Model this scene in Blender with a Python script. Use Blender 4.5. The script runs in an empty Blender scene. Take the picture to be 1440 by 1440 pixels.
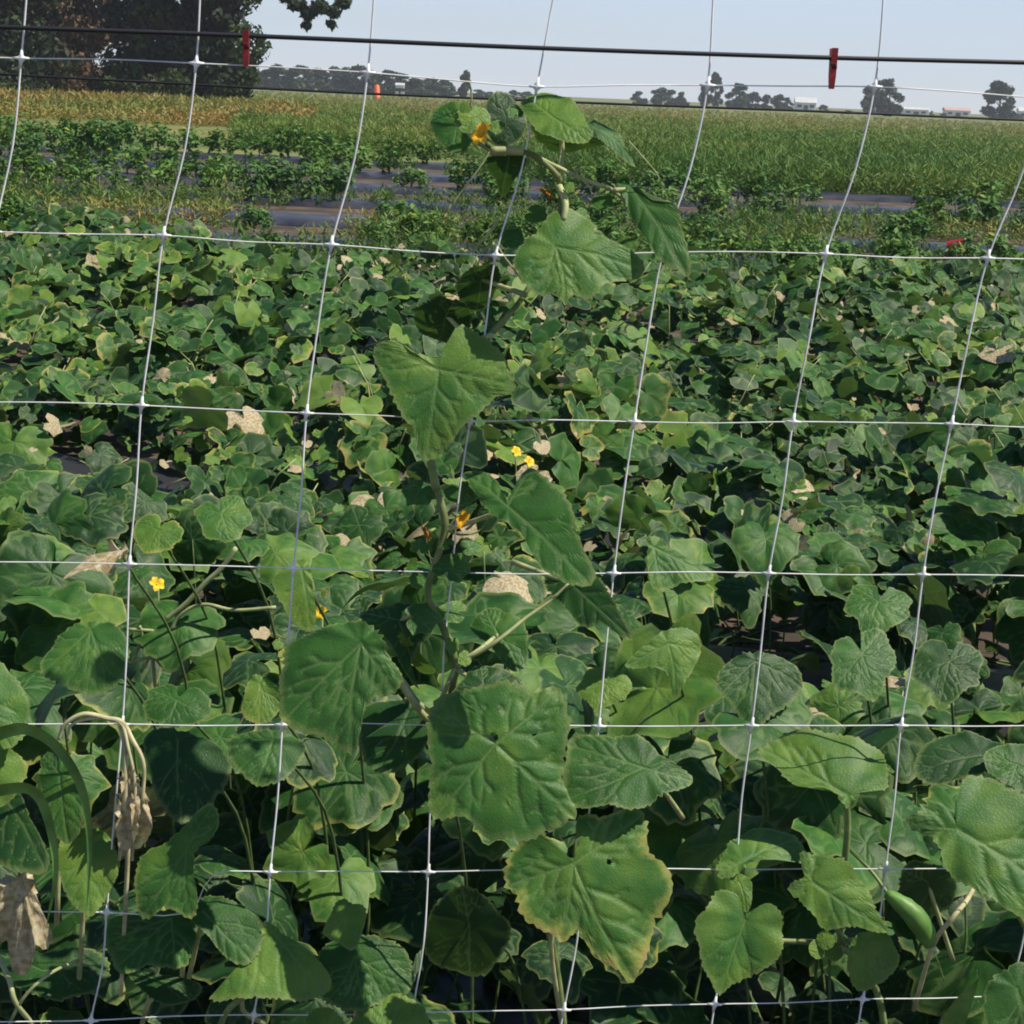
import bpy, math, random
import numpy as np
from mathutils import Vector, Matrix

random.seed(7)
rng = np.random.default_rng(11)
R = math.radians
scene = bpy.context.scene
col = scene.collection

# ------------------------------------------------------------------ camera
CAMZ = 1.25
FPX = 2600.0
PITCH = math.atan(588.0 / FPX)
ROLL = math.atan(0.0425)
Fv = Vector((0, math.cos(PITCH), -math.sin(PITCH)))
R0 = Vector((1, 0, 0)); U0 = Vector((0, math.sin(PITCH), math.cos(PITCH)))
Rv = R0 * math.cos(ROLL) + U0 * math.sin(ROLL)
Uv = U0 * math.cos(ROLL) - R0 * math.sin(ROLL)
CAM = Vector((0, 0, CAMZ))
cd = bpy.data.cameras.new('camera'); cam = bpy.data.objects.new('camera', cd); col.objects.link(cam)
m = Matrix((Rv, Uv, -Fv)).transposed().to_4x4(); m.translation = CAM
cam.matrix_world = m
cd.sensor_width = 36; cd.lens = 36 * FPX / 1440.0
cd.clip_start = 0.05; cd.clip_end = 4000
scene.camera = cam

# ------------------------------------------------------------------ light
SUN_EL = R(56); SUN_AZ = R(100)        # azimuth clockwise from +Y (view direction): behind the camera, to the right
w = bpy.data.worlds.new('World'); scene.world = w; w.use_nodes = True
nt = w.node_tree; nt.nodes.clear()
sky = nt.nodes.new('ShaderNodeTexSky'); sky.sky_type = 'NISHITA'; sky.sun_disc = False
sky.sun_elevation = SUN_EL; sky.sun_rotation = SUN_AZ
sky.air_density = 1.0; sky.dust_density = 0.0; sky.ozone_density = 4.5; sky.altitude = 0
bg = nt.nodes.new('ShaderNodeBackground'); bg.inputs[1].default_value = 0.076
out = nt.nodes.new('ShaderNodeOutputWorld')
tcw = nt.nodes.new('ShaderNodeTexCoord'); mpw = nt.nodes.new('ShaderNodeMapping'); mpw.inputs['Scale'].default_value = (2, 2, 14)
nsw = nt.nodes.new('ShaderNodeTexNoise'); nsw.inputs['Scale'].default_value = 1.6; nsw.inputs['Detail'].default_value = 4
nt.links.new(tcw.outputs['Generated'], mpw.inputs[0]); nt.links.new(mpw.outputs[0], nsw.inputs['Vector'])
mrw = nt.nodes.new('ShaderNodeMapRange'); mrw.inputs[3].default_value = .45; mrw.inputs[4].default_value = .8; nt.links.new(nsw.outputs[0], mrw.inputs[0])
veil = nt.nodes.new('ShaderNodeMix'); veil.data_type = 'RGBA'; veil.inputs[7].default_value = (7.0, 8.1, 10.2, 1)     # pale haze tint mixed into the lower sky to lighten it
sxw = nt.nodes.new('ShaderNodeSeparateXYZ'); nt.links.new(tcw.outputs['Generated'], sxw.inputs[0])
elw = nt.nodes.new('ShaderNodeMapRange'); elw.inputs[1].default_value = .10; elw.inputs[2].default_value = .34; elw.inputs[3].default_value = 1; elw.inputs[4].default_value = 0
nt.links.new(sxw.outputs[2], elw.inputs[0])
mlw = nt.nodes.new('ShaderNodeMath'); mlw.operation = 'MULTIPLY'; nt.links.new(mrw.outputs[0], mlw.inputs[0]); nt.links.new(elw.outputs[0], mlw.inputs[1])
nt.links.new(mlw.outputs[0], veil.inputs[0]); nt.links.new(sky.outputs[0], veil.inputs[6])
nt.links.new(veil.outputs[2], bg.inputs[0]); nt.links.new(bg.outputs[0], out.inputs[0])
sd = bpy.data.lights.new('sun', 'SUN'); sd.energy = 5.0; sd.angle = R(0.53); sd.color = (1.0, 0.92, 0.77)
sun = bpy.data.objects.new('sun', sd); col.objects.link(sun)
sdir = Vector((math.sin(SUN_AZ) * math.cos(SUN_EL), math.cos(SUN_AZ) * math.cos(SUN_EL), math.sin(SUN_EL)))
sun.rotation_euler = sdir.to_track_quat('Z', 'Y').to_euler()
sun.location = (3, -4, 6)
scene.view_settings.view_transform = 'Standard'; scene.view_settings.look = 'None'
scene.view_settings.exposure = 0.38; scene.view_settings.gamma = 1.0
scene.cycles.filter_width = 1.9; scene.cycles.max_bounces = 6; scene.cycles.transparent_max_bounces = 4

# ------------------------------------------------------------------ helpers
def ray(px, py):
    return (Fv + Rv * ((px - 720) / FPX) - Uv * ((py - 720) / FPX))

NSL, NLEAN, NY = 0.08, 0.05, 1.67      # net plane: y = NY + NSL*x + NLEAN*(z-CAMZ)
NN = Vector((-NSL, 1.0, -NLEAN)).normalized()
def P(px, py, off=0.0):
    """the point of the trellis plane (moved back by off metres) seen at this place of the photograph"""
    d = ray(px, py)
    t = (NY + off) / (d.y - NSL * d.x - NLEAN * d.z)
    return CAM + d * t
def onplane(px, py, A, n):
    d = ray(px, py); t = (A - CAM).dot(n) / d.dot(n)
    return CAM + d * t
def G(px, py, z=0.0):
    d = ray(px, py); t = (z - CAMZ) / d.z
    return CAM + d * t

def tag(o, label=None, cat=None, group=None, kind=None):
    if label: o['label'] = label
    if cat: o['category'] = cat
    if group: o['group'] = group
    if kind: o['kind'] = kind
    return o
def empty(name, loc=(0, 0, 0), rz=0):
    o = bpy.data.objects.new(name, None); col.objects.link(o); o.location = loc; o.rotation_euler = (0, 0, rz)
    o.empty_display_size = 0.1
    return o
def obj_from(name, verts, faces, mat, parent=None, attrs=None, smooth=True, world=False):
    """verts Nx3 in world space if parent given (converted to the parent's space)"""
    me = bpy.data.meshes.new(name)
    v = np.asarray(verts, dtype=np.float32)
    if parent is not None and not world:
        v = v - np.array(parent.location, dtype=np.float32)
    if isinstance(faces, np.ndarray) and faces.ndim == 2:
        nf, k = faces.shape
        me.vertices.add(len(v)); me.vertices.foreach_set('co', v.ravel())
        me.loops.add(nf * k); me.loops.foreach_set('vertex_index', faces.astype(np.int32).ravel())
        me.polygons.add(nf)
        me.polygons.foreach_set('loop_start', np.arange(0, nf * k, k, dtype=np.int32))
        me.update(calc_edges=True)
    else:
        me.from_pydata([tuple(map(float, p)) for p in v], [], [tuple(map(int, f)) for f in faces]); me.update()
    if attrs:
        for k2, a in attrs.items():
            a = np.asarray(a, dtype=np.float32)
            if a.shape[1] == 4:
                at = me.attributes.new(k2, 'FLOAT_COLOR', 'POINT'); at.data.foreach_set('color', a.ravel())
            else:
                at = me.attributes.new(k2, 'FLOAT_VECTOR', 'POINT'); at.data.foreach_set('vector', a.ravel())
    if smooth: me.shade_smooth()
    me.materials.append(mat)
    o = bpy.data.objects.new(name, me); col.objects.link(o)
    if parent is not None: o.parent = parent
    return o

def catmull(pts, n):
    pts = [np.array(p, dtype=float) for p in pts]
    Q = [2 * pts[0] - pts[1]] + pts + [2 * pts[-1] - pts[-2]]
    out_ = []
    for i in range(1, len(Q) - 2):
        for k in range(n):
            t = k / n
            a, b, c, d = Q[i - 1], Q[i], Q[i + 1], Q[i + 2]
            out_.append(0.5 * (2 * b + (c - a) * t + (2 * a - 5 * b + 4 * c - d) * t * t + (3 * b - a - 3 * c + d) * t ** 3))
    out_.append(pts[-1])
    return np.array(out_)
def tube_geo(pts, radii, sides=7):
    pts = np.asarray(pts, dtype=float); n = len(pts)
    if np.isscalar(radii): radii = [radii] * n
    radii = np.interp(np.linspace(0, 1, n), np.linspace(0, 1, len(radii)), radii)
    V = []; F = []
    up = np.array((0.3, 0.2, 0.93)); prev = None
    for i in range(n):
        t = pts[min(i + 1, n - 1)] - pts[max(i - 1, 0)]
        t = t / (np.linalg.norm(t) + 1e-9)
        a = prev if prev is not None else np.cross(t, up if abs(t @ up) < .95 else np.array((1., 0, 0)))
        a = a - t * (a @ t); a /= np.linalg.norm(a) + 1e-9; prev = a
        b = np.cross(t, a)
        for k in range(sides):
            an = 2 * math.pi * k / sides
            V.append(pts[i] + radii[i] * (a * math.cos(an) + b * math.sin(an)))
    for i in range(n - 1):
        for k in range(sides):
            k2 = (k + 1) % sides
            F.append((i * sides + k, i * sides + k2, (i + 1) * sides + k2, (i + 1) * sides + k))
    F.append(tuple(range(sides))[::-1]); F.append(tuple((n - 1) * sides + k for k in range(sides)))
    return V, F
def merge(geos):
    V = []; F = []
    for v, f in geos:
        o = len(V); V += list(v); F += [tuple(i + o for i in ff) for ff in f]
    return V, F
def tube(name, pts, radii, mat, parent, sides=7, n=5):
    pts = catmull(pts, n) if len(pts) > 1 else pts
    v, f = tube_geo(pts, radii, sides)
    return obj_from(name, v, f, mat, parent)
def box_geo(x0, x1, y0, y1, z0, z1):
    V = [(x, y, z) for z in (z0, z1) for y in (y0, y1) for x in (x0, x1)]
    return V, [(0, 2, 3, 1), (4, 5, 7, 6), (0, 1, 5, 4), (2, 6, 7, 3), (0, 4, 6, 2), (1, 3, 7, 5)]

# ------------------------------------------------------------------ materials
def newmat(name):
    mt = bpy.data.materials.new(name); mt.use_nodes = True
    n = mt.node_tree; b = n.nodes['Principled BSDF']
    return mt, n, b
def simple(name, c, rough=0.6, spec=0.5, var=0.0, scale=40.0, c2=None, bump=0.0):
    mt, n, b = newmat(name)
    b.inputs['Roughness'].default_value = rough
    b.inputs['Specular IOR Level'].default_value = spec
    if var or c2:
        tc = n.nodes.new('ShaderNodeTexCoord'); ns = n.nodes.new('ShaderNodeTexNoise'); ns.inputs['Scale'].default_value = scale
        ns.inputs['Detail'].default_value = 5
        n.links.new(tc.outputs['Object'], ns.inputs['Vector'])
        rp = n.nodes.new('ShaderNodeValToRGB'); rp.color_ramp.elements[0].position = .35; rp.color_ramp.elements[1].position = .65
        rp.color_ramp.elements[0].color = (*[x * (1 - var) for x in c], 1)
        cc = c2 if c2 else [min(1, x * (1 + var)) for x in c]
        rp.color_ramp.elements[1].color = (*cc, 1)
        n.links.new(ns.outputs[0], rp.inputs[0]); n.links.new(rp.outputs[0], b.inputs['Base Color'])
        if bump:
            bp = n.nodes.new('ShaderNodeBump'); bp.inputs['Strength'].default_value = bump; bp.inputs['Distance'].default_value = .02
            n.links.new(ns.outputs[0], bp.inputs['Height']); n.links.new(bp.outputs[0], b.inputs['Normal'])
    else:
        b.inputs['Base Color'].default_value = (*c, 1)
    return mt

class NB:
    def __init__(s, n): s.n = n
    def new(s, t, **kw):
        nd = s.n.nodes.new(t)
        for k, v in kw.items(): setattr(nd, k, v)
        return nd
    def math(s, op, a, b=None, c=None, clamp=False):
        nd = s.n.nodes.new('ShaderNodeMath'); nd.operation = op; nd.use_clamp = clamp
        for i, x in enumerate((a, b, c)):
            if x is None: continue
            if isinstance(x, (int, float)): nd.inputs[i].default_value = x
            else: s.n.links.new(x, nd.inputs[i])
        return nd.outputs[0]
    def mix(s, f, a, b):
        nd = s.n.nodes.new('ShaderNodeMix'); nd.data_type = 'RGBA'
        for idx, x in ((0, f), (6, a), (7, b)):
            if isinstance(x, (int, float)): nd.inputs[idx].default_value = x
            elif isinstance(x, tuple): nd.inputs[idx].default_value = (*x, 1)
            else: s.n.links.new(x, nd.inputs[idx])
        return nd.outputs[2]
    def ss(s, x, lo, hi):
        nd = s.n.nodes.new('ShaderNodeMapRange'); nd.interpolation_type = 'SMOOTHSTEP'
        s.n.links.new(x, nd.inputs[0]); nd.inputs[1].default_value = lo; nd.inputs[2].default_value = hi
        return nd.outputs[0]

def leaf_material():
    mt, n, b = newmat('cucumber_leaf'); q = NB(n); L = n.links.new
    at = q.new('ShaderNodeAttribute', attribute_name='ld')
    sp = q.new('ShaderNodeSeparateColor'); L(at.outputs['Color'], sp.inputs[0])
    vd, edge, rnd, yel = sp.outputs[0], sp.outputs[1], sp.outputs[2], at.outputs['Alpha']
    lc = q.new('ShaderNodeAttribute', attribute_name='lc')
    n1 = q.new('ShaderNodeTexNoise'); n1.inputs['Scale'].default_value = 2.2; n1.inputs['Detail'].default_value = 5; L(lc.outputs['Vector'], n1.inputs['Vector'])
    n2 = q.new('ShaderNodeTexNoise'); n2.inputs['Scale'].default_value = 9; n2.inputs['Detail'].default_value = 6; L(lc.outputs['Vector'], n2.inputs['Vector'])
    vo = q.new('ShaderNodeTexVoronoi', feature='DISTANCE_TO_EDGE'); vo.inputs['Scale'].default_value = 20; L(lc.outputs['Vector'], vo.inputs['Vector'])
    rp = q.new('ShaderNodeValToRGB'); e = rp.color_ramp.elements
    e[0].position = 0; e[0].color = (.013, .046, .018, 1); e[1].position = 1; e[1].color = (.145, .25, .036, 1)
    k = e.new(.35); k.color = (.020, .076, .014, 1); k = e.new(.65); k.color = (.043, .138, .024, 1)
    rr = q.math('ADD', rnd, q.math('MULTIPLY', q.math('SUBTRACT', n1.outputs[0], .5), .85))
    L(rr, rp.inputs[0])
    c = rp.outputs[0]
    # veins: a little paler on top
    vein = q.math('SUBTRACT', 1.0, q.ss(vd, .003, .022))
    c = q.mix(q.math('MULTIPLY', vein, .45), c, (.17, .26, .09))
    c = q.mix(q.math('MULTIPLY', q.ss(edge, .9, .99), .5), c, (.22, .27, .09))
    net_ = q.math('SUBTRACT', 1.0, q.ss(vo.outputs[0], 0.0, .09))
    c = q.mix(q.math('MULTIPLY', net_, .10), c, (.015, .045, .012))
    # mottled yellowing, stronger at the margin
    yv = q.math('ADD', q.math('ADD', q.math('MULTIPLY', q.math('POWER', edge, 5.0), .36), q.math('MULTIPLY', edge, .10)), q.math('MULTIPLY', n1.outputs[0], .75))
    yv = q.math('ADD', yv, q.math('MULTIPLY', n2.outputs[0], .35))
    thr = q.math('SUBTRACT', 1.42, q.math('MULTIPLY', yel, 1.0))
    ym = q.math('MULTIPLY', q.math('SUBTRACT', yv, thr), 4.5, clamp=True)
    c = q.mix(ym, c, (.30, .32, .075))
    bm_ = q.math('MULTIPLY', q.math('SUBTRACT', yv, q.math('ADD', thr, .20)), 6.0, clamp=True)
    c = q.mix(bm_, c, (.40, .27, .12))
    n3 = q.new('ShaderNodeTexNoise'); n3.inputs['Scale'].default_value = 26; n3.inputs['Detail'].default_value = 2; L(lc.outputs['Vector'], n3.inputs['Vector'])
    spk = q.math('MULTIPLY', q.ss(n3.outputs[0], .66, .74), q.ss(n1.outputs[0], .48, .62))
    c = q.mix(q.math('MULTIPLY', spk, .6), c, (.34, .34, .20))
    dead = q.ss(yel, .86, .93)
    dc = q.mix(q.ss(n2.outputs[0], .38, .62), (.34, .26, .14), (.56, .49, .32))
    c = q.mix(dead, c, dc)
    # pale underside
    ge = q.new('ShaderNodeNewGeometry')
    c = q.mix(q.math('MULTIPLY', ge.outputs['Backfacing'], .55), c, (.12, .17, .075))
    L(c, b.inputs['Base Color'])
    b.inputs['Roughness'].default_value = .52; b.inputs['Specular IOR Level'].default_value = .3
    bh = q.math('ADD', q.math('MULTIPLY', q.ss(vo.outputs[0], 0, .25), .22), q.math('MULTIPLY', q.ss(vd, 0, .05), 1.0))
    bh = q.math('ADD', bh, q.math('MULTIPLY', n2.outputs[0], .5))
    bp = q.new('ShaderNodeBump'); bp.inputs['Strength'].default_value = .35; bp.inputs['Distance'].default_value = .0015
    L(bh, bp.inputs['Height']); L(bp.outputs[0], b.inputs['Normal'])
    tr = q.new('ShaderNodeBsdfTranslucent'); 
    tcx = q.mix(.5, c, (.10, .20, .02)); L(tcx, tr.inputs[0])
    mx = q.new('ShaderNodeMixShader'); mx.inputs[0].default_value = .25
    L(b.outputs[0], mx.inputs[1]); L(tr.outputs[0], mx.inputs[2])
    L(mx.outputs[0], n.nodes['Material Output'].inputs[0])
    return mt
M = {}
M['leaf'] = leaf_material()

def veg_material(name, ramp, trans=.2, rough=.6):
    mt, n, b = newmat(name); q = NB(n); L = n.links.new
    at = q.new('ShaderNodeAttribute', attribute_name='ld')
    sp = q.new('ShaderNodeSeparateColor'); L(at.outputs['Color'], sp.inputs[0])
    oi = q.new('ShaderNodeObjectInfo')
    r = q.math('ADD', sp.outputs[2], q.math('MULTIPLY', q.math('SUBTRACT', oi.outputs['Random'], .5), .18))
    rp = q.new('ShaderNodeValToRGB'); e = rp.color_ramp.elements
    e[0].position = ramp[0][0]; e[0].color = (*ramp[0][1], 1); e[1].position = ramp[-1][0]; e[1].color = (*ramp[-1][1], 1)
    for p, c in ramp[1:-1]:
        k = e.new(p); k.color = (*c, 1)
    L(r, rp.inputs[0]); L(rp.outputs[0], b.inputs['Base Color'])
    b.inputs['Roughness'].default_value = rough; b.inputs['Specular IOR Level'].default_value = .3
    tr = q.new('ShaderNodeBsdfTranslucent'); L(rp.outputs[0], tr.inputs[0])
    mx = q.new('ShaderNodeMixShader'); mx.inputs[0].default_value = trans
    L(b.outputs[0], mx.inputs[1]); L(tr.outputs[0], mx.inputs[2])
    L(mx.outputs[0], n.nodes['Material Output'].inputs[0])
    return mt
M['bush'] = veg_material('bush_foliage', [(0, (.03, .085, .02)), (.5, (.07, .17, .03)), (.8, (.15, .25, .04)), (1, (.34, .30, .06))])
M['weed'] = veg_material('weed_foliage', [(0, (.042, .115, .018)), (.3, (.10, .185, .028)), (.55, (.20, .225, .05)), (.75, (.30, .22, .06)), (.9, (.34, .17, .04)), (1, (.42, .30, .16))])
M['tree'] = veg_material('tree_foliage', [(0, (.008, .016, .006)), (.5, (.022, .042, .010)), (1, (.10, .15, .03))], .15)
M['brushy'] = veg_material('dry_shrub_foliage', [(0, (.06, .038, .022)), (.5, (.14, .085, .045)), (1, (.12, .13, .03))], .15)
M['bark'] = simple('bark', (.09, .065, .045), .9, .2, .4, 12)
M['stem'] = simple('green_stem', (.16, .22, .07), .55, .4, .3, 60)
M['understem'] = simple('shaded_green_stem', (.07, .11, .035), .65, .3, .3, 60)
M['palestem'] = simple('pale_stem', (.33, .36, .16), .55, .4, .25, 60)
M['darkstem'] = simple('brown_green_stem', (.12, .18, .05), .65, .3, .35, 45, c2=(.20, .24, .09))
M['deadstem'] = simple('dry_stem', (.44, .41, .24), .8, .2, .3, 50)
M['flower'] = simple('yellow_petal', (.70, .46, .02), .6, .3, .15, 30)
M['orangeflower'] = simple('orange_petal', (.80, .42, .015), .6, .3, .25, 50)
M['wilted'] = simple('wilted_petal', (.38, .16, .02), .7, .2, .4, 50)
M['cuke'] = simple('cucumber_skin', (.06, .16, .022), .48, .4, .3, 25, c2=(.12, .25, .045))
M['net'] = simple('white_netting', (.80, .80, .78), .45, .5, .18, 35, c2=(.90, .90, .92))
M['wire'] = simple('black_wire', (.012, .013, .018), .5, .5)
M['clip'] = simple('red_plastic', (.30, .018, .022), .45, .5, .3, 60)
M['clipdark'] = simple('dark_red_plastic', (.12, .008, .012), .5, .5)
M['steel'] = simple('clip_spring', (.08, .03, .03), .5, .3); M['steel'].node_tree.nodes['Principled BSDF'].inputs['Metallic'].default_value = 1
M['mulch'] = simple('black_plastic_mulch', (.020, .020, .027), .42, .5, .4, 3.5, c2=(.030, .028, .034), bump=.8)
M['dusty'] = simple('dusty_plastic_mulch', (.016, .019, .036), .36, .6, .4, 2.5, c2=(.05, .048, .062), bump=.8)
M['white'] = simple('white_siding', (.75, .74, .72), .6, .3, .05, 2)
M['roof'] = simple('grey_roofing', (.55, .55, .56), .5, .3, .1, 1)
M['pinkroof'] = simple('faded_red_roofing', (.50, .33, .30), .6, .3, .1, 1)
M['dark'] = simple('dark_opening', (.03, .03, .035), .4, .5)
M['orange'] = simple('orange_plastic', (.65, .10, .02), .5, .4)

# ------------------------------------------------------------------ leaf shapes
PHI = np.array([0, 14, 28, 38, 50, 60, 74, 90, 103, 116, 134, 152, 168, 180.])
RAD = np.array([1.0, .90, .82, .79, .82, .86, .80, .76, .78, .79, .72, .62, .44, .12])
def leaf_outline(k, jit=.05, r=None):
    a = np.linspace(-180, 180, k, endpoint=False)
    rad = np.interp(np.abs(a), PHI, RAD)
    if r is not None: rad = rad * (1 + r.normal(0, jit, k))
    a = np.radians(a)
    return np.stack([rad * np.sin(a), rad * np.cos(a)], 1)       # tip towards +y (local b)

def seg_dist(p, segs):
    d = np.full(len(p), 9.0)
    for a, b in segs:
        ab = b - a; t = np.clip(((p - a) @ ab) / (ab @ ab + 1e-12), 0, 1)
        d = np.minimum(d, np.linalg.norm(p - (a + t[:, None] * ab), axis=1))
    return d
def vein_segments(outl, Rm, rs):
    """main veins run from the petiole to the lobe tips, with side veins along them"""
    rad = np.linalg.norm(outl, axis=1); k = len(outl); wdw = max(2, k // 16)
    tips = [i for i in range(k) if rad[i] >= max(rad[(i + j) % k] for j in range(-wdw, wdw + 1)) and rad[i] > .35 * Rm]
    segs = []
    for i in tips:
        tip = outl[i] * .96; L = np.linalg.norm(tip); d = tip / L; perp = np.array((-d[1], d[0]))
        bow = perp * L * rs.normal(0, .03)
        mid = tip * .5 + bow
        segs += [(np.zeros(2), mid), (mid, tip)]
        s = rs.uniform(.2, .27)
        while s < .9:
            for sg in (-1, 1):
                st = tip * s; ln = L * .55 * (1 - s * .8)
                dr = d * rs.uniform(.55, .85) + perp * sg * rs.uniform(.6, .85); ln *= rs.uniform(.8, 1.15); dr2 = dr * .85 + d * .45
                e1_ = st + dr * ln * .55; segs.append((st, e1_)); segs.append((e1_, e1_ + dr2 * ln * .5))
                segs.append((e1_, e1_ + perp * sg * ln * .3 + d * ln * .02))
            s += rs.uniform(.19, .26)
    return segs

def build_leaf_geo(outl, K, NR, seed, cup=.12, puck=.014, curl=0.0, wave=.038, teeth=.012, fold=0.0):
    """outl: 2-D outline about the petiole (metres). returns local verts (a,b,h), tris, vd, edge, R"""
    rs = np.random.default_rng(seed)
    pts = np.asarray(outl, dtype=float); n = len(pts)
    # smooth closed resample
    Q = np.vstack([pts[-1:], pts, pts[:2]]); sm = []
    for i in range(1, n + 1):
        for t in np.linspace(0, 1, 8, endpoint=False):
            a, b, c, d = Q[i - 1], Q[i], Q[i + 1], Q[i + 2]
            sm.append(0.5 * (2 * b + (c - a) * t * .8 + (2 * a - 5 * b + 4 * c - d) * t * t * .8 + (3 * b - a - 3 * c + d) * t ** 3 * .8)
                      if False else (1 - t) * b + t * c + 0.18 * ((t * (1 - t)) * 2) * ((b - a) - (d - c)))
    sm = np.array(sm)
    seg = np.linalg.norm(np.roll(sm, -1, 0) - sm, axis=1); cum = np.concatenate([[0], np.cumsum(seg)])
    smc = np.vstack([sm, sm[:1]])
    s = np.linspace(0, cum[-1], K, endpoint=False)
    B = np.stack([np.interp(s, cum, smc[:, 0]), np.interp(s, cum, smc[:, 1])], 1)
    Rm = np.percentile(np.linalg.norm(B, axis=1), 85)
    nz = rs.normal(0, teeth, K); nz[::2] += teeth * 1.1; nz[1::2] -= teeth * .6
    B = B * (1 + nz[:, None] * Rm / (np.linalg.norm(B, axis=1)[:, None] + 1e-6))
    segs = vein_segments(B, Rm, rs)
    ts = (np.arange(1, NR + 1) / NR) ** .92
    V = [np.zeros((1, 2))] + [B * t for t in ts]
    V = np.vstack(V)
    edge = np.concatenate([[0], np.repeat(ts, K)])
    vd = seg_dist(V, segs)
    r = np.linalg.norm(V, axis=1)
    ang = np.arctan2(V[:, 0], V[:, 1])
    ph = rs.uniform(0, 6.28, 3)
    h = -cup * r * r / Rm + puck * Rm * .45 * np.clip(vd / (.06 * Rm), 0, 1) ** .7
    h += Rm * .014 * (np.sin(V[:, 0] / Rm * 7 + ph[0]) * np.sin(V[:, 1] / Rm * 6 + ph[1])) * np.clip(r / Rm * 2, 0, 1)
    h += wave * Rm * edge ** 2 * (np.sin(ang * 5 + ph[0]) * .6 + np.sin(ang * 9 + ph[1]) * .4)
    h += curl * (np.clip(edge - .55, 0, 1)) ** 2 * Rm * 3
    h += fold * np.abs(V[:, 0])
    F = [(0, 1 + k, 1 + (k + 1) % K) for k in range(K)]
    for j in range(NR - 1):
        a0 = 1 + j * K; b0 = a0 + K
        for k in range(K):
            k2 = (k + 1) % K
            F.append((a0 + k, b0 + k, b0 + k2)); F.append((a0 + k, b0 + k2, a0 + k2))
    # orientation: want normal +h
    area = np.sum(B[:, 0] * np.roll(B[:, 1], -1) - np.roll(B[:, 0], -1) * B[:, 1])
    F = np.array(F)
    if area < 0: F = F[:, ::-1]
    return np.column_stack([V, h]), F, vd / Rm, edge, Rm

LEAFN = [0]
def rnd_out(cx, cy, rx, ry, seed, tip=0.0):
    rs = np.random.default_rng(seed); o = leaf_outline(24, .05, rs); c_, s_ = math.cos(tip), math.sin(tip)
    return [(cx + (a * c_ - b * s_) * rx, cy + (a * s_ + b * c_) * ry) for a, b in o]
def hero_leaf(parent, outline, att, n=(0, -1, .35), off=0.0, rnd=.45, yel=.12, name='leaf', label=None, K=88, NR=16, stem=None, stemr=.0022, smat='palestem', holes=(), **kw):
    LEAFN[0] += 1
    n = Vector(n).normalized(); dv_ = ray(*att).normalized()
    while -n.dot(dv_) < .52: n = (n - dv_ * .08).normalized()
    A = P(att[0], att[1], off)
    e2 = (Vector((0, 0, 1)) - n * n.z); e2.normalize(); e1 = e2.cross(n); e1.normalize()
    o2 = []
    for p in outline:
        q = onplane(p[0], p[1], A, n) - A
        o2.append((q.dot(e1), q.dot(e2)))
    g, F, vd, edge, Rm = build_leaf_geo(o2, K, NR, LEAFN[0], **kw)
    e1n, e2n, nn = np.array(e1), np.array(e2), np.array(n)
    W = np.array(A) + g[:, :1] * e1n + g[:, 1:2] * e2n + g[:, 2:3] * nn
    # check orientation
    f0 = F[:200]; nv = np.cross(W[f0[:, 1]] - W[f0[:, 0]], W[f0[:, 2]] - W[f0[:, 0]]).sum(0)
    if nv @ nn < 0: F = F[:, ::-1]
    for hx, hy, hr in holes:
        H_ = np.array(onplane(hx, hy, A, n) - A); ha = np.array((H_ @ e1n, H_ @ e2n)); hr = hr / FPX * 1.6
        dd = np.linalg.norm(g[:, :2] - ha, axis=1); F = F[~(dd[F].mean(1) < hr)]
    ld = np.column_stack([vd, edge, np.full(len(W), min(rnd * 1.0 + .12, .92) if rnd > .3 else rnd), np.full(len(W), yel)])
    lc = np.column_stack([g[:, 0] / .07, g[:, 1] / .07, np.full(len(W), LEAFN[0] * 3.7)])
    o = obj_from(name, W, F, M['leaf'], parent, {'ld': ld, 'lc': lc})
    if label: o['label'] = label
    if stem is not None:
        pts = [np.array(P(*s)) for s in stem] + [np.array(A) - nn * .003]
        tube('petiole', pts, [stemr * 1.25, stemr * .9], M[smat], parent)
    return o

# ------------------------------------------------------------------ ground
def ground_mat():
    mt, n, b = newmat('ground_soil_and_turf'); q = NB(n); L = n.links.new
    tc = q.new('ShaderNodeTexCoord'); sx = q.new('ShaderNodeSeparateXYZ'); L(tc.outputs['Object'], sx.inputs[0])
    ns = q.new('ShaderNodeTexNoise'); ns.inputs['Scale'].default_value = 2.5; ns.inputs['Detail'].default_value = 8; L(tc.outputs['Object'], ns.inputs['Vector'])
    nb = q.new('ShaderNodeTexNoise'); nb.inputs['Scale'].default_value = .12; nb.inputs['Detail'].default_value = 6; L(tc.outputs['Object'], nb.inputs['Vector'])
    soil = q.mix(q.ss(ns.outputs[0], .35, .7), (.035, .025, .018), (.11, .075, .052))
    turf = q.mix(q.ss(nb.outputs[0], .35, .65), (.07, .11, .02), (.19, .18, .045))
    yy = q.math('ADD', sx.outputs[1], q.math('MULTIPLY', nb.outputs[0], 8))
    c = q.mix(q.ss(yy, 34, 38), soil, turf); L(c, b.inputs['Base Color'])
    b.inputs['Roughness'].default_value = .95
    bp = q.new('ShaderNodeBump'); bp.inputs['Distance'].default_value = .03; L(ns.outputs[0], bp.inputs['Height']); L(bp.outputs[0], b.inputs['Normal'])
    return mt
g = obj_from('ground', [(-1500, -60, 0), (1500, -60, 0), (1500, 2500, 0), (-1500, 2500, 0)], [(0, 1, 2, 3)], ground_mat(), smooth=False)
tag(g, kind='structure')

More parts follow.
